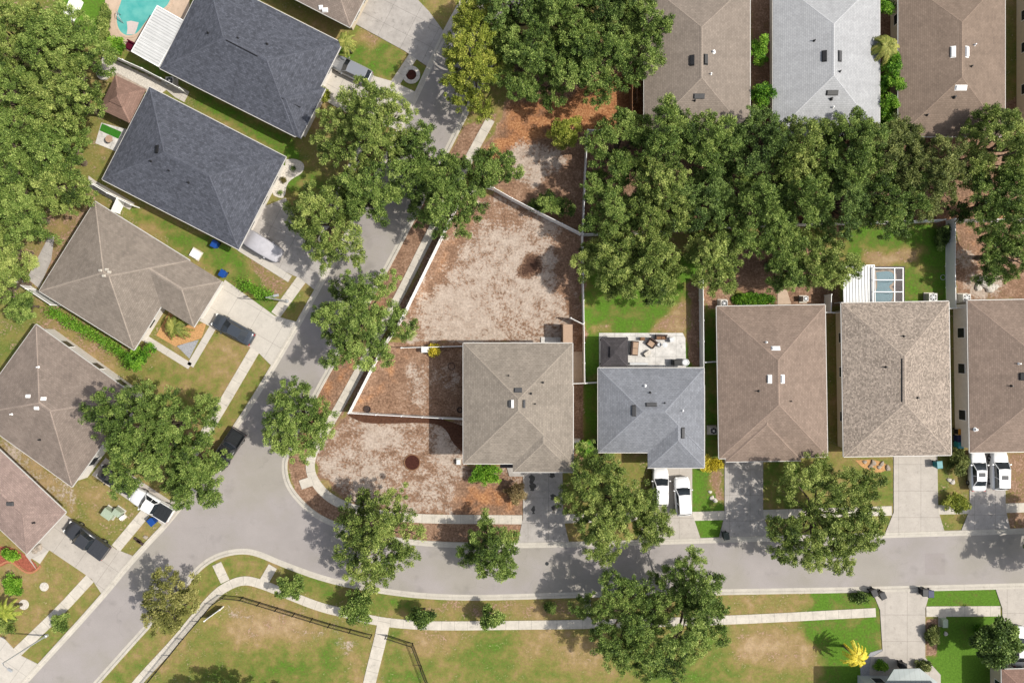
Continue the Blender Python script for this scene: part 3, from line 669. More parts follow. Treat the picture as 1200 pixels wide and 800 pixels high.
h7 = House('cool grey roofed house with paved patio and dark pergola behind it', (701, 431), (825, 431), (701, 530), 3., R(17), sh['grey'], SG, cap=cap('grey'), wings=[(58, 124.5, 20, 117, .03)])
h7.box_vent(763, 474, 1.2, .4, 'ventgrey'); h7.box_vent(743, 481, .4, 1.2, 'ventgrey'); h7.box_vent(800, 507, .4, 1.2, 'ventgrey'); h7.pipe(756, 452, 'white', .09); h7.pipe(762, 460); h7.pipe(779, 472, r=.05); h7.pipe(800, 481, 'white')
h8 = House('clay roofed house between the grey roof and the mottled roof', (840, 359), (967, 357), (842, 537), 3., R(16), sh['clay'], SB, cap=cap('clay'), wings=[(8, 96, 70, 182, .03)])
h8.box_vent(909, 408, .9, .4, 'white'); h8.box_vent(902, 444, .4, .9, 'white'); h8.box_vent(917, 444, .4, .9, 'white'); h8.pipe(898, 401, 'white'); h8.pipe(889, 458); h8.pipe(927, 470, r=.05)
h9 = House('mottled light shingle roofed house with screened pool cage behind it', (986, 355), (1112, 353), (988, 535), 3., R(15), sh['mottle'], SB, cap=cap('mottle'))
h9.ridge_vent((1057, 420), (1057, 471)); h9.pipe(1038, 430); h9.pipe(1075, 466); h9.pipe(1059, 394)
h10 = House('clay roofed house at the right edge with two white cars out front', (1134, 352), (1264, 350), (1137, 530), 3.1, R(16), sh['clay'], SW, base=.35, cap=cap('clay'))
h10.box_vent(1198, 441, .5, .8, 'black'); h10.pipe(1143, 503, 'white', .12); h10.pipe(1194, 426, 'white'); h10.pipe(1185, 452)
h11 = House('dusty tan roofed house in the back row behind the orange lot', (755, -22), (879, -22), (755, 160), 3., R(16), sh['dust'], SB, cap=cap('dust'))
h11.box_vent(811, 71, .45, 1.15, 'black'); h11.box_vent(827, 70, .45, 1.15, 'black'); h11.box_vent(819, 113, 1.2, .5, 'ventgrey'); h11.pipe(836, 61, 'white', .12); h11.pipe(833, 87, 'white'); h11.pipe(814, 118)
h12 = House('pale grey white roofed house in the back row', (906, -26), (1031, -26), (907, 158), 3., R(16), sh['pale'], SW, cap=cap('pale'))
h12.box_vent(966, 66, .45, 1.2, 'black'); h12.box_vent(984, 66, .4, 1.2, 'ventgrey'); h12.box_vent(975, 109, 1.3, .5, 'black'); h12.pipe(954, 48); h12.pipe(974, 116, r=.1); h12.pipe(984, 84); h12.pipe(976, 126, 'white')
h13 = House('cocoa brown roofed house in the back row by the right edge', (1053, -28), (1178, -28), (1054, 160), 3., R(16), sh['cocoa'], SB, cap=cap('cocoa'))
h13.box_vent(1117, 61, .45, 1.2, 'white'); h13.box_vent(1133, 61, .4, 1.2, 'white'); h13.box_vent(1126, 103, 1.25, .5, 'white'); h13.pipe(1118, 114, r=.1); h13.pipe(1142, 53, 'white'); h13.pipe(1138, 78); h13.pipe(1086, 135)
h14 = House('beige walled house showing only its wall at the upper right edge', (1206.5, -30), (1330, -30), (1206.5, 140), 3., R(16), sh['cocoa'], SB, cap=cap('cocoa'))
h15 = House('two storey house with grey siding at the bottom edge driveway', (1025, 810), (1122, 810), (1025, 900), 5.2, R(15), sh['cool'], M['stucco_g'], cap=cap('cool'))
h16 = House('red brown roofed house in the lower right corner', (1174, 784), (1300, 782), (1176, 900), 3., R(16), sh['brown'], SB, cap=cap('brown'))
# grey metal porch roof on the front of the bottom house
pr = MB()
q = [loc2((h15.c.x, h15.c.y), h15.rz, g(*p, 2.8)) for p in ((1031, 803), (1048, 784), (1078, 783), (1104, 803))]
pr.face([(q[0][0], q[0][1], 3.3), (q[3][0], q[3][1], 3.3), (q[2][0], q[2][1], 2.75), (q[1][0], q[1][1], 2.75)]); pr.face([(*q[0], 3.2), (*q[1], 2.65), (*q[2], 2.65), (*q[3], 3.2)])
for i in range(4):
    a, b = q[i], q[(i + 1) % 4]; za, zb = (3.2, 2.65, 2.65, 3.2)[i], (3.2, 2.65, 2.65, 3.2)[(i + 1) % 4]
    pr.face([(*a, za), (*b, zb), (*b, zb + .1), (*a, za + .1)])
pr.build('porch_roof', metalroof('metal_grey', C(150, 164, 164), .6), h15.root)
# entry porch and rear nook of the sand roofed two storey house
for nm, px, hh, mt in (('porch_roof', [(586, 541), (604, 541), (604, 548), (586, 548)], 2.7, sh['char']), ('porch_step', [(594, 548), (615, 548), (615, 558), (597, 558)], .12, M['drive_grey']), ('garden_wall', [(660, 380), (671, 380), (671, 402), (660, 402)], 2.5, M['tan_cushion']), ('rear_slab', [(634, 395), (657, 395), (657, 404), (634, 404)], .14, M['patio_white'])):
    MB().prism([loc2((h6.c.x, h6.c.y), h6.rz, g(*p, hh)) for p in px], hh - .15 if 'roof' in nm else 0, hh, 0).build(nm, mt, h6.root)
# garage doors, one on each street front that has a driveway in the photo
for h_, p0, n0 in ((h7, (790, 545), (0, -1)), (h8, (872, 535), (0, -1)), (h9, (1072, 533), (0, -1)), (h10, (1158, 528), (0, -1)), (h6, (637, 551), (0, -1))):
    r = h_.rects[-1]; x, y = h_.L(*p0, 2.); y = r[1] - r[3] + (.35 if h_ is h10 else .75) - .03
    d = MB().box((x, y, 1.1), (4.2, .08, 2.15))
    for k in range(3): d.box((x, y - .045, .58 + .54 * k), (4.2, .02, .03))
    d.build('garage_door', M['white'], h_.root)

# ------------------------------------------------------------------ gazebo, patio covers, pool, pool cage
gz = House('brown hip roofed garden gazebo with a raised vent tier', (135, 88), (171, 105), (115, 127), 2.5, R(26), sh['brown'], M['iron'], base=1.5, name='gazebo', cap=cap('brown'), trim=False, wins=False)
x_, y_, a_, b_ = gz.rects[0][:4]
for w_ in (gz.wall,): bpy.data.objects.remove(w_)
t_ = MB(); hip_faces(t_, (0, 0), (1, 0), (0, 1), a_ * .42, b_ * .42, 2.5 + b_ * math.tan(R(26)) * .58 + .12, R(26)); t_.build('vent_tier', sh['brown'], gz.root)
for i in (-1, 1):
    for j in (-1, 1): MB().box((i * (a_ - .3), j * (b_ - .3), 1.05), (.16, .16, 2.55)).build('post', M['iron'], gz.root)
def patio_cover(label, A, B, D, h, mat, n):
    A, B, D = (Vector(g(*p, h)) for p in (A, B, D)); ex = (B - A).normalized(); rz = math.atan2(ex.y, ex.x); c = (B + D) / 2
    L, W = (B - A).length, (D - A).length
    t = empty('patio_cover', (c.x, c.y, 0), rz, label, 'patio cover')
    mb = MB(); k = int(L / .32); st = L / k
    for i in range(k):      # ribbed sheet
        x0 = -L / 2 + i * st
        for a, b, za, zb in ((0, .7, 0, 0), (.7, .78, 0, .05), (.78, .92, .05, .05), (.92, 1., .05, 0)):
            mb.face([(x0 + a * st, -W / 2, h + za), (x0 + b * st, -W / 2, h + zb), (x0 + b * st, W / 2, h + zb), (x0 + a * st, W / 2, h + za)])
    mb.build('roof_panel', mat, t)
    f = MB()
    for s in (-1, 1): f.box((0, s * (W / 2 + .03), h - .06), (L + .1, .08, .16)); f.box((s * (L / 2 + .03), 0, h - .06), (.08, W, .16))
    f.build('gutter', M['white'], t)
    for i in (-1, 1):
        for j in (-1, 1): MB().box((i * (L / 2 - .15), j * (W / 2 - .15), h / 2 - .04), (.1, .1, h - .1)).build('post', M['white'], t)
    return t
mw = metalroof('white_sheet', (.5, .5, .49, 1), .62)
patio_cover('white ribbed patio cover between the swimming pool and slate roof', (154, 61), (184, 8), (186, 77), 2.7, mw, 8)
patio_cover('white panel patio cover beside the screened pool cage', (986, 355), (1022, 354), (992, 312), 2.7, mw, 5)
M['water_pale'] = plain('caged_pool_water', C(150, 190, 204), .04, 0, .5, .1, .9)
def pool(label, outline, water_px, name='swimming_pool', shelf=None, steps=None):
    pts = smooth_line(G(outline + outline[:1]), 2)[:-1]; c = (sum(p[0] for p in pts) / len(pts), sum(p[1] for p in pts) / len(pts))
    t = empty(name, (*c, 0), 0, label, 'swimming pool'); q = [(p[0] - c[0], p[1] - c[1]) for p in pts]
    MB().prism(q, -.05, .085).build('water', M['water_pale' if 'cage' in label else 'water'], t)
    mb = MB(); rr = q + q[:1]; n = len(q)
    for i in range(n):
        def nrm(i):
            a, b = q[(i - 1) % n], q[(i + 1) % n]; d = Vector((b[0] - a[0], b[1] - a[1])).normalized(); v = Vector((d.y, -d.x)); return v if v.dot(Vector(q[i % n])) > 0 else -v
        a, b = Vector(q[i]), Vector(q[(i + 1) % n]); na, nb = nrm(i) * .28, nrm((i + 1) % n) * .28
        mb.face([(*a, .1), (*b, .1), (*(b + nb), .1), (*(a + na), .1)]); mb.face([(*a, .1), (*b, .1), (*b, .03), (*a, .03)]); mb.face([(*(a + na), .1), (*(b + nb), .1), (*(b + nb), -.02), (*(a + na), -.02)])
    mb.build('coping', M['pool_deck'], t)
    if shelf: MB().prism([(x - c[0], y - c[1]) for x, y in G(shelf)], .0, .098).build('shelf', M['pool_shelf'], t)
    rl = MB()
    return t, c
pl, pc = pool('teal freeform swimming pool in the top left back yard', [(150, -28), (144, -4), (142, 4), (138, 14), (137, 26), (140, 36), (147, 42), (156, 42), (163, 38), (171, 26), (180, 16), (190, 12), (198, 6), (203, -10), (203, -28)], None, shelf=[(149, 26), (154, 25), (163, 27), (161, 34), (158, 41), (149, 41), (150, 34)])
for k in range(2):
    p0 = g(140 + k * 2.2, 17 + k * 1.2); p1 = g(143 + k * 2.2, 27 + k)
    MB().tube([(p0[0] - pc[0], p0[1] - pc[1], 0), (p0[0] - pc[0], p0[1] - pc[1], .7), ((p0[0] + p1[0]) / 2 - pc[0], (p0[1] + p1[1]) / 2 - pc[1], .85), (p1[0] - pc[0], p1[1] - pc[1], .1)], .035, 6).build('handrail', M['galv'], pl, smooth=True)
pool('small teal pool inside the white framed screen cage', [(1026, 319), (1046, 317), (1048, 330), (1040, 336), (1047, 342), (1044, 356), (1026, 358), (1025, 344), (1028, 334)], None)
def cage():
    h = 2.9; A, B, D = (Vector(g(*p, h)) for p in ((1023, 314), (1058, 314), (1023, 354)))
    t = empty('pool_cage', (A.x, A.y, 0), 0, 'white framed screen pool cage behind the mottled roof', 'pool cage')
    L, W = B.x - A.x, A.y - D.y
    for u in (0, .72, 1): MB().box((u * L, -W / 2, h), (.09, W, .12)).build('roof_beam', M['white'], t)
    for v in (0, .35, .7, 1): MB().box((L / 2, -v * W, h + .003), (L + .09, .08, .11)).build('roof_beam', M['white'], t)
    for u, v in ((0, 0), (.36, 0), (.72, 0), (1, 0), (1, .35), (1, .7), (1, 1)): MB().box((u * L, -v * W, h / 2 - .03), (.07, .07, h - .06)).build('post', M['white'], t)
    m = NT('screen'); tr = m.n('ShaderNodeBsdfTransparent'); mx = m.n('ShaderNodeMixShader'); mx.inputs[0].default_value = .22
    m.color((.03, .03, .03, 1)); m.l(tr.outputs[0], mx.inputs[1]); m.l(m.b.outputs[0], mx.inputs[2]); m.l(mx.outputs[0], m.o.inputs[0])
    MB().face([(0, 0, h - .02), (L, 0, h - .02), (L, -W, h - .02), (0, -W, h - .02)]).face([(0, 0, 0), (L, 0, 0), (L, 0, h), (0, 0, h)]).face([(L, 0, 0), (L, -W, 0), (L, -W, h), (L, 0, h)]).build('screen_panel', m.m, t)
cage()
pg = House('dark shingled square pergola on the paved patio', (704, 395), (736, 395), (704, 430), 2.5, R(18), sh['char'], M['iron'], base=1.2, name='pergola', cap=cap('char'), trim=False, wins=False)
bpy.data.objects.remove(pg.wall); x_, y_, a_, b_ = pg.rects[0][:4]
t_ = MB(); hip_faces(t_, (0, 0), (1, 0), (0, 1), a_ * .36, b_ * .36, 2.5 + b_ * math.tan(R(18)) * .66 + .15, R(18)); t_.build('vent_tier', sh['char'], pg.root)
for i in (-1, 1):
    for j in (-1, 1): MB().box((i * (a_ - .3), j * (b_ - .3), 1.05), (.16, .16, 2.5)).build('post', M['iron'], pg.root)

# ------------------------------------------------------------------ fences
def fence(label, px, h=1.8, mat='white', post='white', step=2.4, name='fence', th=.06, base=True, group=None, slat=False):
    P = [Vector(p) for p in G(px, h)] if not base else [Vector(p) for p in G(px, 0)]
    t = empty(name, (P[0].x, P[0].y, 0), 0, label, 'fence' if name == 'fence' else name, group); o = P[0]
    pan = MB(); posts = []
    for a, b in zip(P, P[1:]):
        d = b - a; L = d.length; k = max(1, round(L / step)); rz = math.atan2(d.y, d.x)
        for i in range(k):
            c = a + d * ((i + .5) / k) - o; l = L / k
            if slat:
                n = int(l / .14)
                for j in range(n):
                    e = a + d * ((i + (j + .5) / n) / k) - o; pan.box((e.x, e.y, h / 2), (.022, .022, h - .06), rz)
                for z in (.15, h - .2, h - .05): pan.box((c.x, c.y, z), (l - .06, .035, .04), rz)
            else:
                pan.box((c.x, c.y, h / 2 - .02), (l - .1, th * .5, h - .12), rz)
                pan.box((c.x, c.y, h - .05), (l - .08, th, .1), rz); pan.box((c.x, c.y, .12), (l - .08, th, .12), rz)
        posts += [a + d * (i / k) for i in range(k)]
    posts.append(P[-1])
    pan.build('panel', M[mat], t)
    for p in posts:
        pw = .07 if slat else .12; MB().box((p.x - o.x, p.y - o.y, h / 2), (pw, pw, h + .06)).box((p.x - o.x, p.y - o.y, h + .06), (pw + .03, pw + .03, .05), 0, .5).build('post', M[post], t)
    return t
def wf(label, px, **k): return fence(label, px, base=False, **k)
wf('white vinyl fence along the street side of the sandy yard', [(577, 219), (566, 216), (541, 228), (515, 281), (470, 373), (447, 408)])
wf('white vinyl fence angling across the back of the sandy yard', [(579, 220), (600, 232), (631, 248), (659, 262), (681, 273)])
wf('long white vinyl fence between sandy yard and green patio yard', [(683, 272), (684.5, 378), (685.5, 449)])
wf('white vinyl fence closing the north lot beside the big oaks', [(706, 152), (689, 152), (686.5, 198), (683.5, 270)])
wf('short slanted white fence wing in the corner of the sandy yard', [(669, 372.5), (683, 379.5)])
wf('low white fence enclosing the brown side yard on the street and front', [(446, 410), (432, 437), (408, 484), (440, 486), (470, 487.5), (543, 491.5)], h=1.6)
wf('white fence dividing the sandy yard from the brown side yard', [(470, 407.5), (543, 405.5)], h=1.6)
wf('white fence gate panel between the sand roof and the grey roof', [(671, 449.5), (701, 448.5)])
wf('white vinyl fence left of the clay roofed house', [(824, 326), (824.8, 400), (825, 436)])
wf('short white fence link from grey roofed house yard to clay roof', [(827, 424.5), (840, 424)])
wf('back white fence under the oak row behind the grey roof yard', [(684, 274), (760, 271), (808, 267.5)])
wf('back white fence under the oak row behind the clay roof yard', [(826, 266), (900, 263), (985, 261)])
wf('back white fence behind the screened pool yard', [(990, 260.5), (1060, 259), (1108, 257)])
wf('back white fence behind the right edge yard', [(1122, 257), (1141, 257.5), (1220, 256)])
wf('tall white fence side on to the screened pool yard', [(1120, 256), (1119.5, 310), (1120.5, 361)])
wf('short white fence link beside the mottled roof', [(1111, 361.5), (1132, 360.5)])
wf('white fence stub at the gap behind the mottled roof', [(974.5, 345), (974, 366)])
wf('short white fence link between clay roof and mottled roof', [(966, 366), (985, 366)])
wf('white vinyl fence between the two slate roofed houses', [(121, 60), (166, 80), (210, 103)])
wf('white fence at the top edge beside the bright lawn', [(85.5, -6), (80, 6), (73, 19)], th=.3)
wf('white fence behind the slate roofed house south of the gazebo', [(105, 214), (125, 226), (153, 240)])
wf('short white fence joining the slate house and the taupe house', [(137, 232), (130, 247)])
wf('white fence at the back corner of the taupe house', [(5, 322), (30, 338), (59, 357)])
fence('weathered wood fence beside the orange leaf littered lot', [(738, 88), (738, 155)], 1.8, 'wood', 'wood')
fence('black metal picket fence along the curved pavement of the open field', [(168, 806), (215, 748), (250, 707), (264, 697), (285, 699), (305, 705), (387, 730), (436, 743)], 1.2, 'black', 'black', slat=True)
fence('black metal picket fence right of the field footpath', [(453, 743), (484, 753), (504, 806)], 1.2, 'black', 'black', slat=True)
fence('open pale gate leaf standing in the field', [(262, 710), (244, 723)], 1.1, 'white', 'white', 3, name='gate')

# ------------------------------------------------------------------ vegetation
def leaves_mesh(name, P, Dr, Nn, ln, wd, tint, mat):
    """P leaf centres, Dr directions, Nn normals, lengths, widths -> rhombic leaf sprays"""
    Dr = Dr / np.linalg.norm(Dr, axis=1, keepdims=True)
    Sd = np.cross(Dr, Nn); Sd /= np.linalg.norm(Sd, axis=1, keepdims=True) + 1e-9
    a, b = Dr * ln[:, None] * .5, Sd * wd[:, None] * .5
    V = np.stack([P - a, P + b - a * .15, P + a, P - b - a * .15], 1).reshape(-1, 3)
    F = np.arange(len(V)).reshape(-1, 4)
    me = bpy.data.meshes.new(name); np_mesh(me, V, F)
    at = me.attributes.new('tint', 'FLOAT', 'FACE'); at.data.foreach_set('value', np.clip(tint, 0, 1).astype('f'))
    me.materials.append(mat); return me
def unit(rng, n):
    v = rng.normal(size=(n, 3)); return v / np.linalg.norm(v, axis=1, keepdims=True)
def crown(rng, rx, ry, h0, h1, dens=1., leaf=.165, sparse=0., bough=None):
    """uneven crown: boughs -> leaf clumps -> leaf sprays. returns arrays and bough centres"""
    rm = (rx + ry) / 2; ph = rng.uniform(0, 6.28, 7); am = rng.uniform(.02, .09, 7) * np.array([.8, 1.3, 1.2, 1., .8, .7, .6])
    def edge(t): return 1 + sum(am[k] * np.cos((k + 1) * t + ph[k]) for k in range(7)) - .03
    zc = h0 + (h1 - h0) * .45; hz = h1 - zc
    br0 = bough or (.235 * rm + .34); nb = max(5, int(1.75 * (rm / br0) ** 2 + 1))
    B = []
    for i in range(nb * 16):   # boughs spread by rejection, outer ones reach past the mean outline
        t = rng.uniform(0, 6.283); r = math.sqrt(rng.uniform(0, 1)); e = edge(t); rr = max(0, e * rm - br0 * .75) / rm
        x, y = rx * r * rr * math.cos(t), ry * r * rr * math.sin(t)
        if all((x - q[0]) ** 2 + (y - q[1]) ** 2 > (br0 * .9) ** 2 for q in B):
            z = zc + hz * .78 * (1 - min(1, r) ** 2.2) + rng.normal() * .16 * (h1 - h0) - .12 * hz
            B.append((x, y, z, br0 * rng.uniform(.68, 1.05)))
        if len(B) >= nb: break
    PP, DD, NN, TT = [], [], [], []
    for (x, y, z, br) in B:
        bt = rng.normal() * .12; ra = math.atan2(y, x) + rng.normal() * .35; ca, sa = math.cos(ra), math.sin(ra)
        nc = int(11 * (br / .9) ** 2 * dens * (1 - sparse)) + 5
        d = unit(rng, nc); d[:, 2] = np.where(d[:, 2] < -.3, -d[:, 2], d[:, 2])
        rad = br * rng.uniform(.5, 1.15, nc); u, v = d[:, 0] * rad * 1.22, d[:, 1] * rad * .86
        C_ = np.stack([x + ca * u - sa * v, y + sa * u + ca * v, z + d[:, 2] * rad * .85 - np.maximum(u, 0) * .15], 1)
        C_[:, 2] = np.maximum(C_[:, 2], h0 * .7)
        for k in range(nc):
            cr = rng.uniform(.26, .56) * (leaf / .185) ** .5; nl = int(rng.uniform(240, 400) * cr * (1 - sparse * .4))
            o = unit(rng, nl) * (rng.uniform(0, 1, nl) ** .5)[:, None] * cr * np.array([1, 1, .6])
            P = C_[k] + o
            q = np.array([ca * d[k, 0] - sa * d[k, 1], sa * d[k, 0] + ca * d[k, 1], d[k, 2]])
            out = q * .7 + o / cr * .8
            D_ = out + rng.normal(size=(nl, 3)) * .5
            N_ = np.array([0, 0, .4]) + q * .75 + o / cr * .75 + rng.normal(size=(nl, 3)) * .38
            PP.append(P); DD.append(D_); NN.append(N_); TT.append(.52 + bt + rng.normal() * .15 + rng.normal(size=nl) * .2)
    P, D_, N_, T = (np.concatenate(q) for q in (PP, DD, NN, TT)); n = len(P)
    ln = rng.uniform(.65, 1.35, n) * leaf; return P, D_, N_, ln, ln * rng.uniform(.38, .6, n), T, B
def limb(mb, rng, a, b, r0, r1, n=6, wig=.25):
    a, b = Vector(a), Vector(b); m1 = a.lerp(b, .4) + Vector(rng.normal(size=3)) * wig; m1.z += .15 * (b - a).length * .5
    m2 = a.lerp(b, .75) + Vector(rng.normal(size=3)) * wig
    mb.tube([a, m1, m2, b], [r0, r0 * .72 + r1 * .28, r0 * .4 + r1 * .6, r1], n)
SEED = [11]
def tree(label, px, py, rx, ry, h, leaf='oak', group=None, sparse=0., size=.165, cat='tree', name='oak_tree', h0=None, bark='bark', dens=1., bough=None, sc=1.):
    SEED[0] += 1; rng = np.random.default_rng(SEED[0])
    hc = h * .68; f = .1 * (H - hc) / H; x, y = g(px, py, hc); rx *= f * 1.09; ry *= f * 1.09
    t = empty(name, (x, y, 0), 0, label, cat, group)
    P, D_, N_, ln, wd, T, B = crown(rng, rx, ry, h0 if h0 is not None else h * .34, h, dens, size, sparse, bough)
    me = leaves_mesh('crown', P, D_, N_, ln, wd, T, LEAF[leaf]); o = bpy.data.objects.new('crown', me); COL.objects.link(o); o.parent = t
    mb = MB(); fk = h * .26; r = .035 * h
    mb.tube([(0, 0, -.05), (0, 0, .12), (.03, .02, fk * .6), (0, 0, fk)], [r * 1.7, r * 1.15, r, r * .95], 10)
    for bx, by, bz, br in B:
        limb(mb, rng, (0, 0, fk * rng.uniform(.75, 1)), (bx, by, bz), r * .5, .03, 5)
        if sparse or True:
            for _ in range(3):
                q = unit(rng, 1)[0] * br * .85; limb(mb, rng, (bx * .8, by * .8, fk + (bz - fk) * .8), (bx + q[0], by + q[1], bz + abs(q[2]) * .8), .05, .012, 4, .1)
    mb.build('trunk', M[bark], t, smooth=True, weld=False)
    return t
def shrub(label, px, py, rx, ry, h, leaf='oak', group=None, name='shrub', cat='shrub', size=.17, sparse=0., rot=0.):
    SEED[0] += 1; rng = np.random.default_rng(SEED[0]); f = .1 * (H - h * .7) / H; x, y = g(px, py, h * .7)
    P, D_, N_, ln, wd, T, B = crown(rng, rx * f, ry * f, .05, h, 1.3, size, sparse, bough=max(.22, min(rx, ry) * f * .55))
    me = leaves_mesh(name, P, D_, N_, ln, wd, T, LEAF[leaf]); o = bpy.data.objects.new(name, me); COL.objects.link(o)
    o.location = (x, y, 0); o.rotation_euler = (0, 0, R(rot)); return tag(o, label, cat, group)
def hedge(label, pts, w, h, leaf='lime', group=None):
    SEED[0] += 1; rng = np.random.default_rng(SEED[0]); pts = G(pts, h * .7); c = pts[0]; PP = []
    L = [math.dist(a, b) for a, b in zip(pts, pts[1:])]; n = int(sum(L) * w * 260)
    ts = rng.uniform(0, sum(L), n); P = np.zeros((n, 3)); acc = 0
    for (a, b), l in zip(zip(pts, pts[1:]), L):
        k = (ts >= acc) & (ts < acc + l); u = (ts[k] - acc) / l
        P[k, 0] = a[0] + (b[0] - a[0]) * u; P[k, 1] = a[1] + (b[1] - a[1]) * u; acc += l
    off = unit(rng, n) * (rng.uniform(0, 1, n) ** .4)[:, None]; mod = 1 + .3 * np.sin(ts * 2.3 + 1) + .15 * np.sin(ts * 5.1)
    P[:, 0] += off[:, 0] * w * .5 * mod - c[0]; P[:, 1] += off[:, 1] * w * .5 * mod - c[1]; P[:, 2] = h * .5 + off[:, 2] * h * .5
    ln = rng.uniform(.12, .24, n)
    me = leaves_mesh('hedge', P, off + rng.normal(size=(n, 3)) * .5, off + np.array([0, 0, .8]) + rng.normal(size=(n, 3)) * .4, ln, ln * .5, .5 + rng.normal(size=n) * .2, LEAF[leaf])
    o = bpy.data.objects.new('hedge', me); COL.objects.link(o); o.location = (*c, 0); return tag(o, label, 'hedge', group)
def palm(label, px, py, r, h, leaf='palm', n=18, cat='palm', name='palm_tree', trunk=True, width=.3, droop=.5, group=None):
    SEED[0] += 1; rng = np.random.default_rng(SEED[0]); f = .1 * (H - h) / H; x, y = g(px, py, h); r *= f
    t = empty(name, (x, y, 0), 0, label, cat, group); P, D_, N_, LN, WD, T = [], [], [], [], [], []
    for k in range(n):
        a = 2 * math.pi * k / n + rng.normal() * .15; rr = r * rng.uniform(.75, 1.1); el = rng.uniform(.1, 1.) if n > 9 else .5; ft = rng.normal() * .18
        m = 16
        for i in range(1, m + 1):
            s = i / m; q = np.array([math.cos(a) * rr * s, math.sin(a) * rr * s, h + rr * (el * s - (droop + el) * s * s)])
            tg = np.array([math.cos(a), math.sin(a), el - 2 * (droop + el) * s])
            for sd in (-1, 1):
                pv = np.array([-math.sin(a) * sd, math.cos(a) * sd, -.15]); l = width * r * (1 - s * .75) + .06
                P.append(q + pv * l * .45); D_.append(pv + tg * .8); N_.append(np.array([0, 0, 1.]) + rng.normal(size=3) * .25); LN.append(l * 1.3); WD.append(.1 + .02 * r); T.append(.55 + ft + rng.normal() * .1)
            P.append(q); D_.append(tg); N_.append(np.array([0, 0, 1.])); LN.append(rr / m * 1.6); WD.append(.07); T.append(.8)
    me = leaves_mesh('crown', np.array(P), np.array(D_), np.array(N_), np.array(LN), np.array(WD), np.array(T), LEAF[leaf])
    o = bpy.data.objects.new('crown', me); COL.objects.link(o); o.parent = t
    if trunk:
        MB().tube([(0, 0, -.05), (.02, 0, h * .5), (0, 0, h)], [.2, .13, .12], 8).build('trunk', M['bark_pale'], t, smooth=True)
    return t

OAKS = 'street oaks'
# woods at the left edge
WOOD = [('olive green oak at the back of the woods by the white fence end', 72, 52, 44, 44, 8.5, 'oak'),
 ('oak filling the top left corner of the picture', 18, 45, 44, 44, 8.5, 'oak_light'),
 ('dark oak at the left edge below the corner oak', 10, 118, 42, 46, 9, 'oak'),
 ('broad olive oak nearest the brown gazebo', 78, 112, 42, 46, 9, 'oak_light'),
 ('oak in the woods below the one nearest the gazebo', 62, 176, 40, 40, 8, 'oak'),
 ('oak at the left edge in the middle of the woods', 14, 190, 40, 42, 8.5, 'oak'),
 ('oak at the lower end of the woods above the taupe roof', 68, 218, 38, 34, 7, 'oak_light'),
 ('oak at the left edge at the lower end of the woods', 18, 250, 40, 40, 7.5, 'oak'),
 ('oak at the left edge midway between the woods and the taupe roof fence', 4, 292, 26, 30, 6.5, 'oak_light'),
 ('small oak at the left edge by the taupe roof white fence', 4, 330, 24, 36, 6, 'oak_light'),
 ('round dark shrub tree behind the taupe roof white fence', 28, 358, 18, 17, 3.5, 'oak')]
for l, *a in WOOD: tree(l, *a[:5], leaf=a[5], group='oaks of the left edge woods')
# along the upper street
for l, *a in [
 ('broad oak overhanging the street beside the silver car driveway', 424, 152, 62, 52, 9.5, 'oak_light'),
 ('round oak beside the covered car driveway', 380, 257, 46, 49, 8, 'oak_light'),
 ('oak between the covered car driveway and the street, hanging over the road', 428, 226, 34, 38, 8, 'oak'),
 ('dark oak over the east kerb of the upper street', 522, 233, 45, 47, 8.5, 'oak'),
 ('oak joining over the middle of the upper street', 492, 192, 42, 40, 9, 'oak'),
 ('small oak over the white fence corner of the sandy yard', 574, 202, 33, 27, 6.5, 'oak'),
 ('oak standing alone at the kerb left of the sandy yard fence', 420, 374, 55, 57, 8.5, 'oak'),
 ('small dark oak on the verge at the inside of the street corner', 350, 495, 41, 44, 6.5, 'oak'),
 ('widest streetside oak hiding the parked white pickup', 178, 506, 66, 74, 9.5, 'oak'),
 ('oak leaning over the dark pickup parked on the road', 226, 552, 40, 40, 7.5, 'oak'),
 ('oak on the verge leaning over the bend below the brown front yard', 447, 629, 55, 56, 7.5, 'oak_light'),
 ('small oak on the verge left of the stained driveway', 573, 644, 29, 38, 6., 'oak'),
 ('light oak in front of the grey roofed house', 710, 590, 50, 60, 8, 'oak_light'),
 ('slim oak beside the white car in front of the grey roofed house', 762, 608, 22, 30, 6, 'oak_light'),
 ('spreading oak in front of the clay roofed house', 966, 608, 66, 66, 7.5, 'oak_light'),
 ('bright green oak on the south verge, left one of the joined pair', 738, 729, 54, 58, 7.8, 'oak'),
 ('dark oak on the south verge, right one of the joined pair', 812, 718, 52, 60, 8, 'oak')]:
    tree(l, *a[:5], leaf=a[5], group=OAKS)
tree('thin half bare tree on the verge of the lower left street', 196, 706, 29, 38, 5.5, 'khaki', sparse=.6, size=.2, name='young_tree', bark='bark_pale')
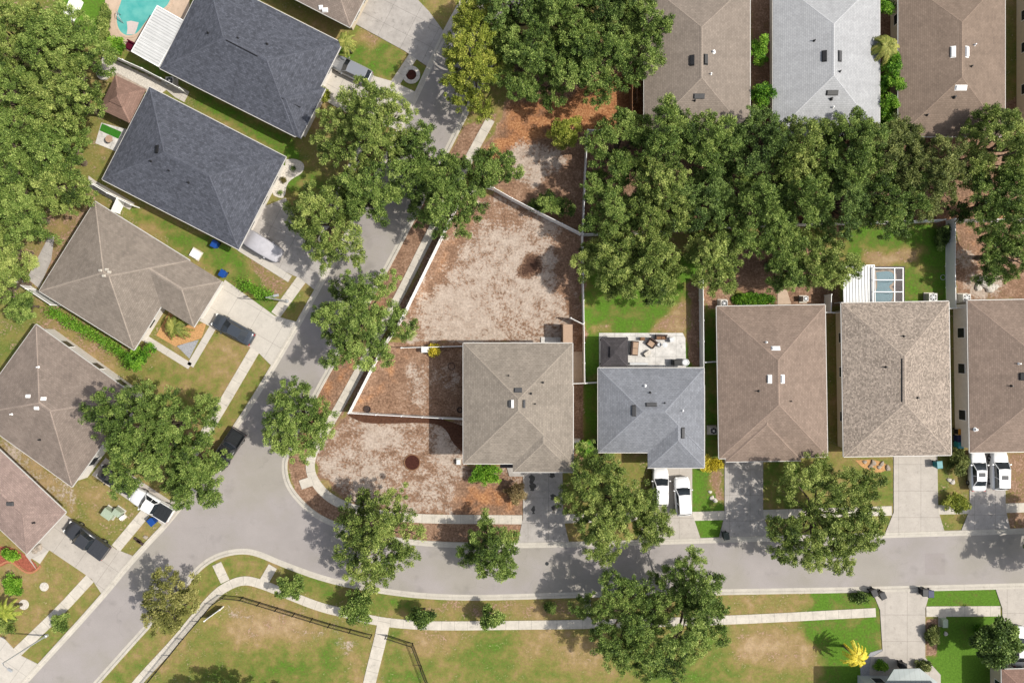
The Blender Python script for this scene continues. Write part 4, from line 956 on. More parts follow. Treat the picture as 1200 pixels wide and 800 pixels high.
# north lot oaks
for l, *a in [
 ('yellow green oak hanging over the top end of the street', 554, 62, 34, 66, 9, 'yellow'),
 ('oak at the top of the orange lot beside the yellow green oak', 612, 78, 36, 46, 9, 'oak'),
 ('oak over the lower edge of the orange lot clump', 655, 78, 36, 46, 8.5, 'oak'),
 ('oak in the middle of the orange lot clump', 694, 66, 34, 50, 9, 'oak'),
 ('oak touching the dusty tan roof', 750, 46, 42, 48, 9, 'oak'),
 ('oak at the top edge left of the orange lot clump', 600, 6, 42, 36, 9.5, 'oak_dark'),
 ('oak at the top edge in the middle of the orange lot clump', 662, 12, 40, 36, 9.5, 'oak'),
 ('oak at the top edge nearest the dusty tan roof', 722, -2, 42, 36, 9.5, 'oak_dark')]:
    tree(l, *a[:5], leaf=a[5], group='oaks of the orange leaf littered lot')
tree('small yellow green tree alone on the sandy patch of the north lot', 662, 157, 19, 18, 3.5, 'yellow', name='young_tree')
# the long oak row
ROW = [('oak over the top left corner of the row, by the short white fence corner', 726, 172, 40, 44, 8, 'oak'),
 ('oak at the left end of the row against the sandy yard fence', 714, 236, 36, 44, 8, 'oak'),
 ('oak of the row over the sandy yard fence, above the bright lawn', 718, 306, 36, 42, 7.5, 'oak_light'),
 ('oak of the row overhanging the bright lawn of the grey roofed house', 758, 318, 40, 46, 7.5, 'oak_light'),
 ('pale crowned oak of the row between the lawn and the dusty tan roof', 772, 234, 42, 50, 9, 'oak_light'),
 ('oak of the row touching the lower left corner of the dusty tan roof', 786, 162, 44, 40, 8.5, 'oak'),
 ('oak of the row at the dusty tan roof lower edge middle', 838, 172, 36, 38, 8, 'oak'),
 ('oak of the row over the fence left of the clay roofed house', 838, 300, 38, 44, 7.5, 'oak_light'),
 ('oak of the row behind the clay roofed yard, left one', 826, 232, 32, 38, 8.5, 'oak_dark'),
 ('oak of the row between dusty tan roof and pale roof', 890, 176, 40, 44, 8.5, 'oak_dark'),
 ('oak of the row behind the clay roofed yard, middle one', 884, 246, 42, 48, 9, 'oak'),
 ('oak of the row under the lower left corner of the pale roof', 938, 178, 40, 42, 8, 'oak_light'),
 ('oak of the row behind the clay roofed yard, right one', 938, 238, 40, 46, 8.5, 'oak'),
 ('oak of the row hanging over the white panel patio cover', 962, 308, 38, 40, 7, 'oak_light'),
 ('oak of the row above the clay roof right corner', 918, 304, 30, 40, 7, 'oak'),
 ('oak of the row under the lower right corner of the pale roof', 992, 178, 42, 46, 8.5, 'oak'),
 ('oak of the row over the screened pool yard fence, left one', 988, 236, 38, 42, 8, 'oak_dark'),
 ('oak of the row over the screened pool yard fence, right one', 1040, 236, 40, 44, 8, 'oak'),
 ('oak of the row between the pale roof and the cocoa roof', 1040, 178, 38, 42, 8.5, 'dusty'),
 ('oak at the right end of the row below the cocoa roof', 1090, 206, 38, 52, 8, 'dusty')]
for l, *a in ROW: tree(l, *a[:5], leaf=a[5], group='long oak row between the back yards')
for l, *a in [('oak at the right edge below the cocoa roof corner', 1166, 174, 44, 46, 8.5, 'oak_light'),
 ('oak at the right edge over the back white fence', 1170, 236, 44, 46, 8.5, 'oak'),
 ('oak at the right edge over the yard with white rocks', 1180, 296, 36, 36, 7, 'oak')]:
    tree(l, *a[:5], leaf=a[5], group='oaks at the right edge')
tree('oak just past the right edge casting shade across the road', 1256, 642, 40, 44, 8, 'oak')
tree('dark oak at the bottom edge of the open field, left one', 254, 833, 46, 26, 6, 'oak_dark')
tree('dark oak at the bottom edge of the open field, right one', 348, 838, 26, 22, 5, 'oak_dark')
# saplings along the south pavement
for l, *a in [('sapling beside the pavement junction at the bend', 340, 687, 13, 13, 2.8), ('largest sapling, over the pavement left of the field footpath', 419, 713, 15, 18, 3.4), ('sapling over the pavement just right of the field footpath', 495, 721, 12, 14, 3.), ('rightmost sapling over the south pavement', 573, 724, 13, 14, 3.)]:
    tree(l, *a, leaf='oak', group='saplings along the south pavement', size=.2, name='sapling', cat='sapling', h0=.9)
# shrubs
for l, *a in [
 ('round dark green shrub on the lower left verge', 71, 729, 14, 13, 1.8, 'oak'),
 ('yellow green shrub at the front corner of the sand roofed house', 567, 556, 20, 12, 1.6, 'lime'),
 ('yellow flowering shrub between grey roof and clay roof', 833, 543, 11, 9, 1.4, 'gold'),
 ('large green shrub against the slanted fence of the sandy yard', 647, 240, 24, 16, 3., 'oak'),
 ('bushy small tree beside the L shaped front walk', 164, 419, 19, 17, 3., 'lime'),
 ('bright shrub left of the pale roof, upper one', 892, 54, 13, 15, 4., 'lime'),
 ('bright shrub left of the pale roof, lower one', 892, 110, 14, 15, 4., 'lime'),
 ('bright shrub right of the pale roof at the top edge', 1040, 7, 11, 14, 3.8, 'lime'),
 ('bright shrub right of the pale roof below the palm', 1044, 96, 16, 16, 4.2, 'lime'),
 ('bright shrub right of the pale roof near the oak row', 1044, 126, 15, 16, 4., 'lime'),
 ('bright shrub right of the pale roof tucked against the palm', 1046, 76, 12, 13, 4., 'lime'),
 ('bright shrub right of the pale roof touching the oak row', 1045, 148, 12, 13, 4., 'lime'),
 ('small red mulch bed shrub by the pink roof', 11, 650, 10, 8, 1.2, 'lime'),
 ('low green shrub on the lower left lawn', 14, 686, 13, 9, 1.1, 'lime'),
 ('dry twiggy shrub left of the stained driveway', 604, 575, 14, 17, 1.5, 'dry'),
 ('yellow green shrub beside the apron of the white car pair', 1124, 589, 14, 14, 1.6, 'yellow'),
 ('dusty shrub at the front corner of the mottled roof', 1124, 543, 9, 17, 1.5, 'dusty'),
 ('small dark shrub by the open lawn driveway of the bottom house', 1094, 745, 8, 10, 1.1, 'dusty'),
 ('green shrub beside the dark bushy tree', 1150, 738, 7, 5, .8, 'lime'),
 ('dark shrub at the front wall of the grey roofed house', 713, 522, 13, 12, 2.2, 'oak'),
 ('boxy yellow green shrub at the slate roof garage corner', 379, 110, 7, 6, 1.2, 'yellow'),
 ('pale shrub clump by the pool deck and lawn', 137, 52, 10, 7, 1.2, 'lime'),
 ('narrow shrub along the pool lawn', 122, 30, 3, 24, 1., 'oak_light'),
 ('low green planting behind the clay roof', 882, 350, 22, 4, .6, 'lime'),
 ('bush beside the lower left yellow palm', 4, 732, 11, 9, 1.1, 'oak_light'),
 ('shrub by the porch of the bottom house, left one', 1034, 781, 5, 5, 1., 'lime'),
 ('shrub by the porch of the bottom house, right one', 1083, 781, 7, 5, 1., 'dusty'),
 ('shrub in the south verge by the black bins', 1009, 700, 8, 5, .8, 'oak_dark'),
 ('small yellow shrub on the fence of the brown side yard', 508, 410, 4, 5, 1.1, 'gold'),
 ('shrub inside the fence beside the tall white fence', 1107, 276, 6, 12, 1.6, 'oak_dark'),
 ('low shrub on the sandy patch of the south verge', 644, 712, 5, 5, .7, 'oak')]:
    shrub(l, *a[:5], leaf=a[5])
hedge('bright green hedge between covered car house and sedan driveway', [(281, 330), (300, 341), (318, 348)], 1.5, 1.5)
hedge('long green hedge along the rose brown roof side wall', [(54, 362), (80, 378), (110, 394), (140, 413), (152, 428)], 1.5, 1.4)
palm('bushy palm in the orange mulch bed at the taupe roof notch', 204, 382, 17, 1.8, 'palm', 22, droop=.7)
palm('plumeria like palm at the slate roof corner beside the silver car', 404, 49, 14, 3., 'palm', 14)
palm('bright yellow palm at the bottom edge lawn', 1005, 771, 16, 3.2, 'gold', 20, width=.2)
palm('small banana palm between sand roof and grey roof', 687, 526, 13, 2.6, 'lime', 9, width=.5)
palm('tall rusty green palm between pale roof and cocoa roof', 1040, 54, 19, 4., 'palm', 24)
tree('dark bushy tree beside the white car in the lower right corner', 1166, 752, 24, 25, 4.6, leaf='oak_dark', size=.3, name='bushy_tree', dens=1.3)
palm('yellow green palm in the lower left corner lawn', 6, 718, 15, 2.6, 'yellow', 12)
# ------------------------------------------------------------------ vehicles
def loft(st, crown_=.03):
    """rounded body through stations (x, half width, bottom, top)"""
    mb = MB(); rings = []
    for x, w, b, t in st:
        e = min(.16, (t - b) * .35)
        half = [(w * .8, b), (w * .97, b + e * .6), (w, b + (t - b) * .45), (w * .985, t - e), (w * .93, t - e * .3), (w * .8, t), (w * .4, t + crown_ * .7)]
        rings.append([(x, y, z) for y, z in half] + [(x, 0, t + crown_)] + [(x, -y, z) for y, z in half[::-1]])
    n = len(rings[0])
    for a, c in zip(rings, rings[1:]):
        for k in range(n): mb.face([a[k], a[(k + 1) % n], c[(k + 1) % n], c[k]])
    mb.face(rings[0]); mb.face(rings[-1][::-1]); return mb
def frustum(x0, x1, w0, z0, X0, X1, w1, z1, n=1):
    mb = MB(); A = [(x0, -w0 * .93, z0), (x1, -w0, z0), (x1 + .1, 0, z0), (x1, w0, z0), (x0, w0 * .93, z0), (x0 - .06, 0, z0)]; B = [(X0, -w1 * .95, z1), (X1, -w1, z1), (X1 + .07, 0, z1), (X1, w1, z1), (X0, w1 * .95, z1), (X0 - .04, 0, z1)]
    for k in range(6): mb.face([A[k], A[(k + 1) % 6], B[(k + 1) % 6], B[k]])
    mb.face(B); return mb, A, B
def car(label, px, py, dx, dy, kind='sedan', col='p_white', L=4.7, sunroof=False, bed='open', rails=False, group=None, hood_vents=False):
    x, y = g(px, py, .8); rz = math.atan2(-dy, dx); name = {'pickup': 'pickup_truck'}.get(kind, 'parked_car')
    t = empty(name, (x, y, .068 if True else 0), rz, label, 'pickup truck' if kind == 'pickup' else 'car', group); P = M[col]; s = L / 4.7
    if kind == 'sedan':
        st = [(-2.35, .6, .45, .74), (-2.28, .77, .3, .93), (-2., .87, .22, 1.02), (-1.2, .91, .2, 1.02), (0, .92, .2, .98), (1., .91, .2, .96), (1.6, .89, .2, .88), (2.1, .82, .22, .78), (2.28, .68, .3, .68), (2.35, .5, .42, .58)]
        gl = (-1.8, 1.05, .8, .95, -1., .2, .58, 1.43)
    elif kind == 'suv':
        st = [(-2.35, .68, .45, .9), (-2.3, .82, .32, 1.08), (-2., .9, .25, 1.12), (-1.2, .93, .24, 1.12), (0, .93, .24, 1.1), (.9, .92, .24, 1.08), (1.6, .91, .24, 1.02), (2.1, .84, .26, .93), (2.28, .7, .34, .8), (2.35, .52, .46, .68)]
        gl = (-2.22, 1.05, .84, 1.06, -1.9, .28, .66, 1.66)
    else:
        st = [(-2.35, .86, .5, .72), (-2.3, .92, .42, .74), (-.72, .94, .36, .74), (-.66, .94, .34, 1.12), (.8, .95, .34, 1.12), (1.5, .94, .34, 1.1), (2.05, .9, .36, 1.04), (2.28, .78, .42, .92), (2.35, .58, .5, .76)]
        gl = (-.68, 1.05, .84, 1.08, -.5, .5, .66, 1.76)
    st = [(a * s, w, b, c) for a, w, b, c in st]; gl = (gl[0] * s, gl[1] * s, gl[2], gl[3], gl[4] * s, gl[5] * s, gl[6], gl[7])
    body = loft(st).build('body', P, t, smooth=True)
    mb, A, B = frustum(*gl); mb.build('window_band', M['glass'], t)
    X0, X1, w1, z1 = gl[4:]
    rp = MB(); o = .03
    top = [(X0 - o, -w1 * .95 - o, z1), (X1 + o, -w1 - o, z1), (X1 + .09, 0, z1 + .01), (X1 + o, w1 + o, z1), (X0 - o, w1 * .95 + o, z1), (X0 - .07, 0, z1 + .01)]
    rp.face([(a * .97 + (X0 + X1) / 2 * .03, b * .94, c + .035) for a, b, c in top])
    for k in range(6):
        a, b = top[k], top[(k + 1) % 6]; f = lambda q: (q[0] * .97 + (X0 + X1) / 2 * .03, q[1] * .94, q[2] + .035); rp.face([a, b, f(b), f(a)])
    rp.build('roof', P, t)
    for k in (0, 1, 3, 4): MB().tube([A[k], B[k]], .05, 6).build('pillar', P, t)
    mid = (gl[0] + gl[1]) / 2 - .1
    for sy in (-1, 1): MB().tube([(mid, sy * gl[2] * .97, gl[3]), ((X0 + X1) / 2 - .05, sy * w1 * .98, z1)], .04, 6).build('pillar', P, t)
    for sx in (-1, 1):
        for sy in (-1, 1):
            wx, wy, r = sx * 1.42 * s, sy * .8, .36 if kind != 'sedan' else .33
            w = MB(); prof = [(0, -.1), (r * .6, -.11), (r * .95, -.11), (r, -.06), (r, .06), (r * .95, .11), (r * .6, .11), (0, .1)]; w.lathe(prof, n=18)
            o_ = w.build('wheel', M['rubber'], t, smooth=False); o_.location = (wx, wy, r - .01); o_.rotation_euler = (R(90), 0, 0)
            ri = MB().lathe([(r * .58, .118), (r * .5, .1), (r * .15, .122), (0, .122)], n=14).lathe([(r * .58, -.118), (r * .5, -.1), (r * .15, -.122), (0, -.122)], n=14).build('rim', M['alloy'], o_)
    fx, bx = st[-1][0], st[0][0]
    for sy in (-1, 1):
        MB().box((fx - .17, sy * .6, st[-2][3] - .02), (.24, .3, .12), sy * -.35).build('headlight', M['lamp_lens'], t)
        MB().box((bx + .07, sy * (.62 if kind != 'pickup' else .84), .85), (.1, .3 if kind != 'pickup' else .14, .16), sy * .2).build('tail_light', M['red_lens'], t)
        MB().box((gl[1] - .25, sy * (gl[2] + .18), gl[3] + .1), (.14, .22, .14), 0, .8).build('mirror', P, t)
    MB().box((fx - .02, 0, .42), (.06, .9, .16)).build('grille', M['dark_plastic'], t)
    if sunroof: MB().box(((X0 + X1) / 2 + .12, 0, z1 + .03), (.5, .8, .03)).build('sunroof', M['glass'], t)
    if hood_vents:
        for sy in (-1, 1): MB().box((1.35 * s, sy * .34, 1.07), (.1, .2, .03)).build('hood_vent', M['dark_plastic'], t)
    if rails:
        for sy in (-1, 1): MB().tube([(X0 + .1, sy * .55, z1 + .08), (X1 - .1, sy * .55, z1 + .08)], .025, 6).build('roof_rail', M['dark_plastic'], t)
    if kind == 'pickup':
        b0, b1 = -2.33 * s, -.72 * s; sd = MB()
        for sy in (-1, 1): sd.box(((b0 + b1) / 2, sy * .88, .92), (b1 - b0, .11, .38))
        sd.box((b0 + .05, 0, .92), (.1, 1.7, .36)); sd.build('bed_side', P, t)
        if bed == 'open':
            lb = MB().box(((b0 + b1) / 2, 0, .775), (b1 - b0 - .16, 1.6, .03))
            for k in range(-4, 5): lb.box(((b0 + b1) / 2, k * .17, .795), (b1 - b0 - .2, .06, .03))
            lb.build('bed_liner', M['dark_plastic'], t)
        else:
            cv = MB().box(((b0 + b1) / 2, 0, 1.115), (b1 - b0 - .02, 1.72, .04))
            for k in range(1, 4): cv.box((b0 + (b1 - b0) * k / 4, 0, 1.14), (.05, 1.7, .03))
            cv.build('bed_cover', M['dark_plastic'] if bed == 'cover' else M['p_graph'], t)
    return t
car('silver grey wagon parked nose in beside the plumeria like palm', 413, 82, -.9, -.44, 'suv', 'p_silver', 4.7)
car('dark slate sedan on the white driveway of the taupe house', 273, 386, -.88, -.48, 'sedan', 'p_slate', 5.2)
car('black car half under the widest oak beside the white pickup', 136, 562, -.86, -.5, 'sedan', 'p_black', 4.7)
car('white pickup with black bed under the edge of the widest oak', 178, 591, -.86, -.51, 'pickup', 'p_white', 5.2, bed='cover')
car('black pickup parked on the road with a ribbed open bed', 267, 527, -.55, .84, 'pickup', 'p_black', 5.2)
car('dark graphite pickup with covered bed on the pink house driveway', 102, 632, -.81, -.59, 'pickup', 'p_graph', 5.6, bed='cover2')
car('white hatchback under the oak at the grey roof garage', 774, 570, .0, -1, 'suv', 'p_white', 4.4)
car('white wagon on the sunlit side of the grey roof driveway', 800, 581, -.06, -1, 'suv', 'p_white', 4.5)
car('white sedan with sunroof, nearer the mottled roof of the two', 1146, 552, 0, -1, 'sedan', 'p_white', 4.6, sunroof=True, group=None)
car('white wagon with hood vents and sunroof beside the white sedan', 1171, 551, 0, -1, 'suv', 'p_white', 4.5, sunroof=True, hood_vents=True)
car('white car under the dark bushy tree in the lower right corner', 1195, 757, 0, -1, 'sedan', 'p_white', 4.6)
x, y = g(307, 288, .9); t = empty('covered_car', (x, y, .074), math.atan2(-.52, .85), 'car under a pale grey fitted cover on the shaded driveway', 'car')
st = [(-2.4, .68, .12, .8), (-2.3, .86, .08, 1.05), (-1.9, .95, .06, 1.2), (-1.5, .98, .05, 1.5), (-.9, .98, .05, 1.68), (.4, .98, .05, 1.66), (.9, .98, .05, 1.4), (1.4, .97, .05, 1.12), (2., .92, .06, 1.02), (2.3, .82, .1, .86), (2.4, .62, .16, .7)]
loft([(a, w, b, c) for a, w, b, c in st], .05).build('fabric_cover', M['cover'], t, smooth=True)
for sx in (-1.4, 1.4):
    for sy in (-.8, .8):
        o_ = MB().lathe([(0, -.1), (.3, -.11), (.33, -.05), (.33, .05), (.3, .11), (0, .1)], n=16).build('wheel', M['rubber'], t); o_.location = (sx, sy, .32); o_.rotation_euler = (R(90), 0, 0)
for sy in (-1, 1): MB().box((1.0, sy * 1.03, 1.05), (.2, .2, .18), 0, .7).build('mirror_pocket', M['cover'], t)

# ------------------------------------------------------------------ yard things
def bin_(label, px, py, mat, rz=0., lid=None, z=.0, s=1., group='wheelie bins'):
    x, y = g(px, py, .9); t = empty('wheelie_bin', (x, y, z), R(rz), label, 'bin', group)
    b = MB(); b.face([(-.26 * s, -.3 * s, .08), (.26 * s, -.3 * s, .08), (.26 * s, .3 * s, .08), (-.26 * s, .3 * s, .08)])
    A = [(-.26, -.3, .08), (.26, -.3, .08), (.26, .3, .08), (-.26, .3, .08)]; B = [(-.33, -.38, 1.), (.33, -.38, 1.), (.33, .38, 1.), (-.33, .38, 1.)]
    for k in range(4): b.face([tuple(q * s if i < 2 else q for i, q in enumerate(p)) for p in (A[k], A[(k + 1) % 4], B[(k + 1) % 4], B[k])])
    b.build('body', M[mat], t)
    MB().box((0, 0, 1.03), (.72 * s, .84 * s, .08), 0, .86).box((0, .4 * s, 1.02), (.6 * s, .1, .06)).build('lid', M[lid or mat], t)
    for i in (-1, 1):
        o_ = MB().lathe([(0, -.03), (.11, -.03), (.11, .03), (0, .03)], n=12).build('wheel', M['rubber'], t); o_.location = (i * .25, .32, .11); o_.rotation_euler = (0, R(90), 0)
    return t
bin_('blue bin against the wall of the slate roofed house', 251, 286, 'blue_bin', -28)
bin_('blue bin at the corner of the taupe roofed house', 260.5, 320.5, 'blue_bin', -30)
bin_('blue bin on the kerb behind the white pickup', 177.5, 611.5, 'blue_bin', 40)
bin_('bin with orange lid beside the right edge house wall', 1125.3, 506, 'black_bin', 0, 'orange', s=.8)
bin_('navy bin between the orange lidded bin and the teal bin', 1125.3, 514, 'navy_bin')
bin_('teal bin at the end of the three bins by the wall', 1125.5, 521, 'teal_bin')
bin_('light teal bin beside the mottled house driveway', 1100.5, 544.5, 'teal_bin', 5)
bin_('dark green bin at the kerb of the clay house driveway', 851, 628, 'green_bin', 8)
bin_('black bin at the kerb left of the bottom house driveway, smaller shadowed one', 1024.5, 694.5, 'black_bin', 25, z=.0)
bin_('black bin at the kerb left of the bottom house driveway, nearer the driveway', 1034, 697.5, 'black_bin', 25, z=.068)
bin_('black bin at the kerb right of the bottom house driveway', 1083.5, 694, 'black_bin', 0, z=.068)
bin_('navy bin on the lawn corner right of the bottom house driveway', 1090.5, 695.5, 'navy_bin')
bin_('black bin with pale rim in front of the bottom house porch', 1058.5, 780.5, 'black_bin', 0, z=.068)
def ac(label, px, py, s=.8):
    x, y = g(px, py, .8); t = empty('air_conditioner', (x, y, 0), 0, label, 'air conditioner', 'air conditioning units')
    MB().box((0, 0, .05), (s + .3, s + .3, .1)).build('pad', M['conc'], t)
    MB().box((0, 0, .5), (s, s, .8)).build('casing', M['fascia'], t)
    MB().lathe([(s * .44, .905), (s * .4, .93), (s * .12, .915), (0, .93)], n=20).build('fan_guard', M['dark_plastic'], t)
    for k in range(3): MB().box((0, 0, .935), (s * .84, .03, .012), k * math.pi / 3).build('guard_bar', M['galv'], t)
    MB().lathe([(.13, .945), (.1, .96), (0, .96)], n=12).build('hub', M['white'], t)
ac('white air conditioner behind the mottled roof', 1093, 348.5, .95); ac('white air conditioner behind the right edge clay roof', 1132.5, 349, .9); ac('white air conditioner behind the clay roof left corner', 848.5, 355.5)
ac('pale air conditioner in the gap between grey and clay roofs', 836, 504.5); ac('small pale air conditioner in the back yard by the clay roof', 944, 350, .6)
ac('pale air conditioner between the two slate roofs', 199, 95, .9)
def lamp_post(label, px, py, rz):
    x, y = g(px, py); t = empty('street_lamp', (x, y, 0), rz, label, 'street lamp', 'street lamps')
    MB().lathe([(.2, 0), (.2, .3), (.1, .4), (.085, 3.), (.055, 7.), (0, 7.)], n=12).build('pole', M['galv'], t)
    MB().tube([(0, 0, 6.9), (.3, 0, 7.15), (.9, 0, 7.25)], .035, 6).build('arm', M['galv'], t)
    h_ = MB().box((1.15, 0, 7.25), (.6, .28, .12), 0, .8).build('lamp_head', M['galv'], t); MB().box((1.15, 0, 7.18), (.45, .2, .03)).build('lens', M['lamp_lens'], h_)
lamp_post('street lamp by the hedge and pavement near the taupe house', 337, 353, R(10)); lamp_post('street lamp on the lower left pavement corner', 55, 744, R(-30))
# round and small things
def lathe_thing(name, label, cat, px, py, prof, mat, sub=None, n=24, z=0., group=None):
    x, y = g(px, py); o = MB().lathe(prof, n=n).build(name, M[mat], None, smooth=False); o.location = (x, y, z); tag(o, label, cat, group)
    if sub: MB().lathe(sub[0], n=n).build(sub[2], M[sub[1]], o)
    return o
lathe_thing('tree_ring', 'round red brown mulched ring in the bare front yard', 'planting ring', 483, 541.5, [(.98, 0), (.98, .08), (.86, .09), (.84, .03)], 'wood', ([(.86, .035), (.4, .06), (0, .07)], 'soil', 'mulch'))
lathe_thing('tree_ring', 'pale stone ring around dark mulch on the verge below the top driveway', 'planting ring', 482, 88, [(1.05, 0), (1.05, .1), (.62, .12), (.6, .03)], 'whitestone', ([(.64, .04), (.3, .07), (0, .08)], 'soil', 'mulch'))
lathe_thing('stepping_stone', 'pale round stone disc on the lower left lawn', 'stone disc', 52, 687, [(.52, 0), (.52, .06), (.46, .08), (0, .08)], 'whitestone')
lathe_thing('fire_pit', 'dark fire pit bowl inside the fence of the brown side yard', 'fire pit', 431, 479, [(.34, 0), (.4, .25), (.36, .26), (.3, .1), (0, .08)], 'iron')
lathe_thing('fire_pit', 'dark tyre like ring by the sand roofed house wall', 'ring', 539, 480, [(.32, 0), (.36, .12), (.3, .16), (.2, .12), (.2, 0)], 'iron')
lathe_thing('hoop', 'dark hoop lying in the shaded brown side yard', 'hoop', 529, 429, [(.42, 0), (.44, .04), (.38, .05), (.36, 0)], 'iron')
lathe_thing('patio_table', 'round tan table on the small patio south of the gazebo', 'table', 132, 165, [(.05, 0), (.05, .7), (.42, .72), (.42, .76), (0, .77)], 'tan_cushion')
lathe_thing('patio_table', 'round grey table on the paved patio', 'table', 777.5, 404, [(.05, .06), (.05, .7), (.3, .72), (.3, .76), (0, .77)], 'galv', group=None)
lathe_thing('patio_stool', 'small grey stool beside the round grey patio table', 'stool', 771.5, 403.5, [(.22, .06), (.24, .4), (.18, .45), (0, .45)], 'galv')
lathe_thing('stone_well', 'white stone ring by the woods and gazebo', 'stone ring', 122, 87, [(.75, 0), (.75, .3), (.42, .32), (.4, .1), (0, .08)], 'whitestone')
lathe_thing('hoop', 'thin ring on the shaded lawn by the tall white fence', 'hoop', 1105, 325, [(.3, 0), (.32, .04), (.28, .05), (.26, 0)], 'galv')
for i, (px, py) in enumerate(((344, 197), (332, 211), (327, 225))):
    shrub(('small ornamental plant on the wide end of the white stone bed', 'small golden ornamental plant mid white stone bed', 'small dark ornamental plant at the narrow end of the white stone bed')[i], px, py, 2.6, 2.6, .5, ('oak_dark', 'bronze', 'oak_dark')[i], 'plants in the white stone bed', size=.1)
o = MB().prism(G([(120, 145), (143, 155), (139, 163), (117, 153)]), .05, .075).build('turf_mat', M['turf']); tag(o, 'bright green turf mat on the small patio south of the gazebo', 'turf mat')
o = MB().prism(G([(84, -10), (88, -10), (80, 22), (72, 20)]), 0, .05).build('x', M['white']); bpy.data.objects.remove(o)
def seat(label, px, py, rz, w, d, name='sofa', cat='sofa', mat='tan_cushion', z=.06, frame='iron'):
    x, y = g(px, py, .5); t = empty(name, (x, y, z), R(rz), label, cat)
    MB().box((0, 0, .15), (w, d, .22)).build('base', M[frame], t)
    k = max(1, round(w / .8))
    for i in range(k): MB().box(((i + .5) * w / k - w / 2, -.08, .34), (w / k - .05, d - .3, .16)).build('seat_cushion', M[mat], t)
    MB().box((0, d / 2 - .08, .5), (w, .16, .5)).build('backrest', M[frame], t)
    for i in (-1, 1): MB().box((i * (w / 2 - .06), 0, .38), (.12, d - .2, .3)).build('armrest', M[frame], t)
seat('tan cushioned sofa on the paved patio nearest the pergola', 744, 408, 85, 1.7, .9); seat('angled tan lounge chair on the paved patio', 764, 402, -35, 1., .95, 'lounge_chair', 'chair')
seat('small brown bench at the back edge of the paved patio', 775, 395, 0, 1.3, .6, 'garden_bench', 'bench', 'wood')
seat('maroon lounge seat beside the pool and white patio cover', 153.5, 54, -28, 1.1, 1., 'lounge_chair', 'chair', 'maroon', .05, 'maroon')
x, y = g(796, 424.5, .8); t = empty('barbecue_grill', (x, y, .06), 0, 'black barbecue grill with a round side burner by the grey roof', 'grill')
MB().box((-.25, 0, .45), (1.1, .65, .8)).build('cabinet', M['dark_plastic'], t); MB().box((-.25, 0, .97), (1., .6, .22), 0, .75).build('lid', M['black'], t); MB().tube([(-.6, -.36, .95), (.1, -.36, .95)], .025, 6).build('handle', M['alloy'], t)
MB().lathe([(.42, 0), (.42, .84), (.36, .86), (.32, .8), (0, .8)], (.72, 0)).build('side_burner', M['galv'], t)
def util(label, px, py, w, d, h, rz, mat):
    x, y = g(px, py, h); t = empty('utility_box', (x, y, 0), R(rz), label, 'utility box')
    MB().box((0, 0, .04), (w + .25, d + .25, .1)).build('pad', M['conc'], t); MB().box((0, 0, h / 2 + .05), (w, d, h), 0, .94).build('cabinet', M[mat], t); MB().box((0, -d * .03, h + .07), (w * .98, d * 1.0, .07), 0, .9).build('lid', M[mat], t)
util('pale green wide transformer cabinet on the lawn by the white pickup', 125.5, 602, 1.3, 1., .8, -35, 'paleg'); util('narrow pale green utility pedestal beside the transformer cabinet', 136.5, 600.5, .95, .7, .8, -35, 'paleg'); util('small white utility box beside the pale green pedestal', 142.5, 606.5, .55, .35, .4, 40, 'white')
util('pale teal utility cabinet on the bright lawn by the south pavement', 1107.5, 730, .65, .95, .6, 0, 'paleg'); util('white utility box on the lawn strip by the taupe roof', 228.5, 297.5, 1.1, .9, .3, -30, 'white'); util('small white box at the brown house front corner bed', 537, 541, .4, .55, .4, 0, 'white')
util('white water tank box at the fence of the brown side yard', 499, 409.5, 1.1, .6, .8, 0, 'white')
util('small grey cabinet at the wall of the sand roofed house right side', 676, 517, .7, .3, .7, 0, 'white')
def rocks(label, spots, name='rock', mat='rock', group=None):
    for i, (px, py, r, l) in enumerate(spots):
        SEED[0] += 1; rng = np.random.default_rng(SEED[0]); x, y = g(px, py)
        mb = MB(); n = 9; pr = [(0, 0)]; ring = []
        for k, (z, q) in enumerate(((-.1, .9), (.25, 1.), (.5, .75), (.62, .3))):
            ring.append([(r * q * (1 + .2 * math.sin(j * 2.1 + i)) * math.cos(6.283 * j / n), r * .8 * q * (1 + .15 * math.cos(j * 1.7 + i)) * math.sin(6.283 * j / n), z * r + rng.normal() * .03 * r) for j in range(n)])
        for a, b in zip(ring, ring[1:]):
            for j in range(n): mb.face([a[j], a[(j + 1) % n], b[(j + 1) % n], b[j]])
        mb.face(ring[-1]); o = mb.build(name, M[mat]); o.location = (x, y, 0); o.rotation_euler = (0, 0, i); tag(o, l, 'rock', group)
rocks('', [(1153, 330, .95, 'largest white rock in the right edge back yard'), (1160, 338, .6, 'rock below the largest white rock in the right edge back yard'), (1146, 337, .5, 'rock left below the largest white rock of the right edge back yard'), (1166, 336, .4, 'small rock at the right of the right edge back yard rock pile')], mat='whitestone', group='rocks in the right edge back yard')
rocks('', [(832, 576, .24, 'pale rock on the lawn between two driveways, dimmer one'), (834, 583, .3, 'white rock on the lawn between two driveways, upright one'), (838, 586, .3, 'flat rock on the lawn between two driveways, nearest the grey driveway')], mat='whitestone', group='rocks between the grey and clay house driveways')
rocks('', [(1112, 562, .3, 'white rock by the dusty shrub, nearer the driveway'), (1116, 564.5, .34, 'white rock by the dusty shrub, farther from the driveway'), (1108, 742, .28, 'white rock on the edge of the bright lawn')], mat='whitestone')
lathe_thing('manhole_cover', 'small dark round manhole cover in the road below the stained driveway', 'manhole cover', 641, 660, [(.22, .006), (.22, .016), (.19, .02), (0, .022)], 'dark_plastic')
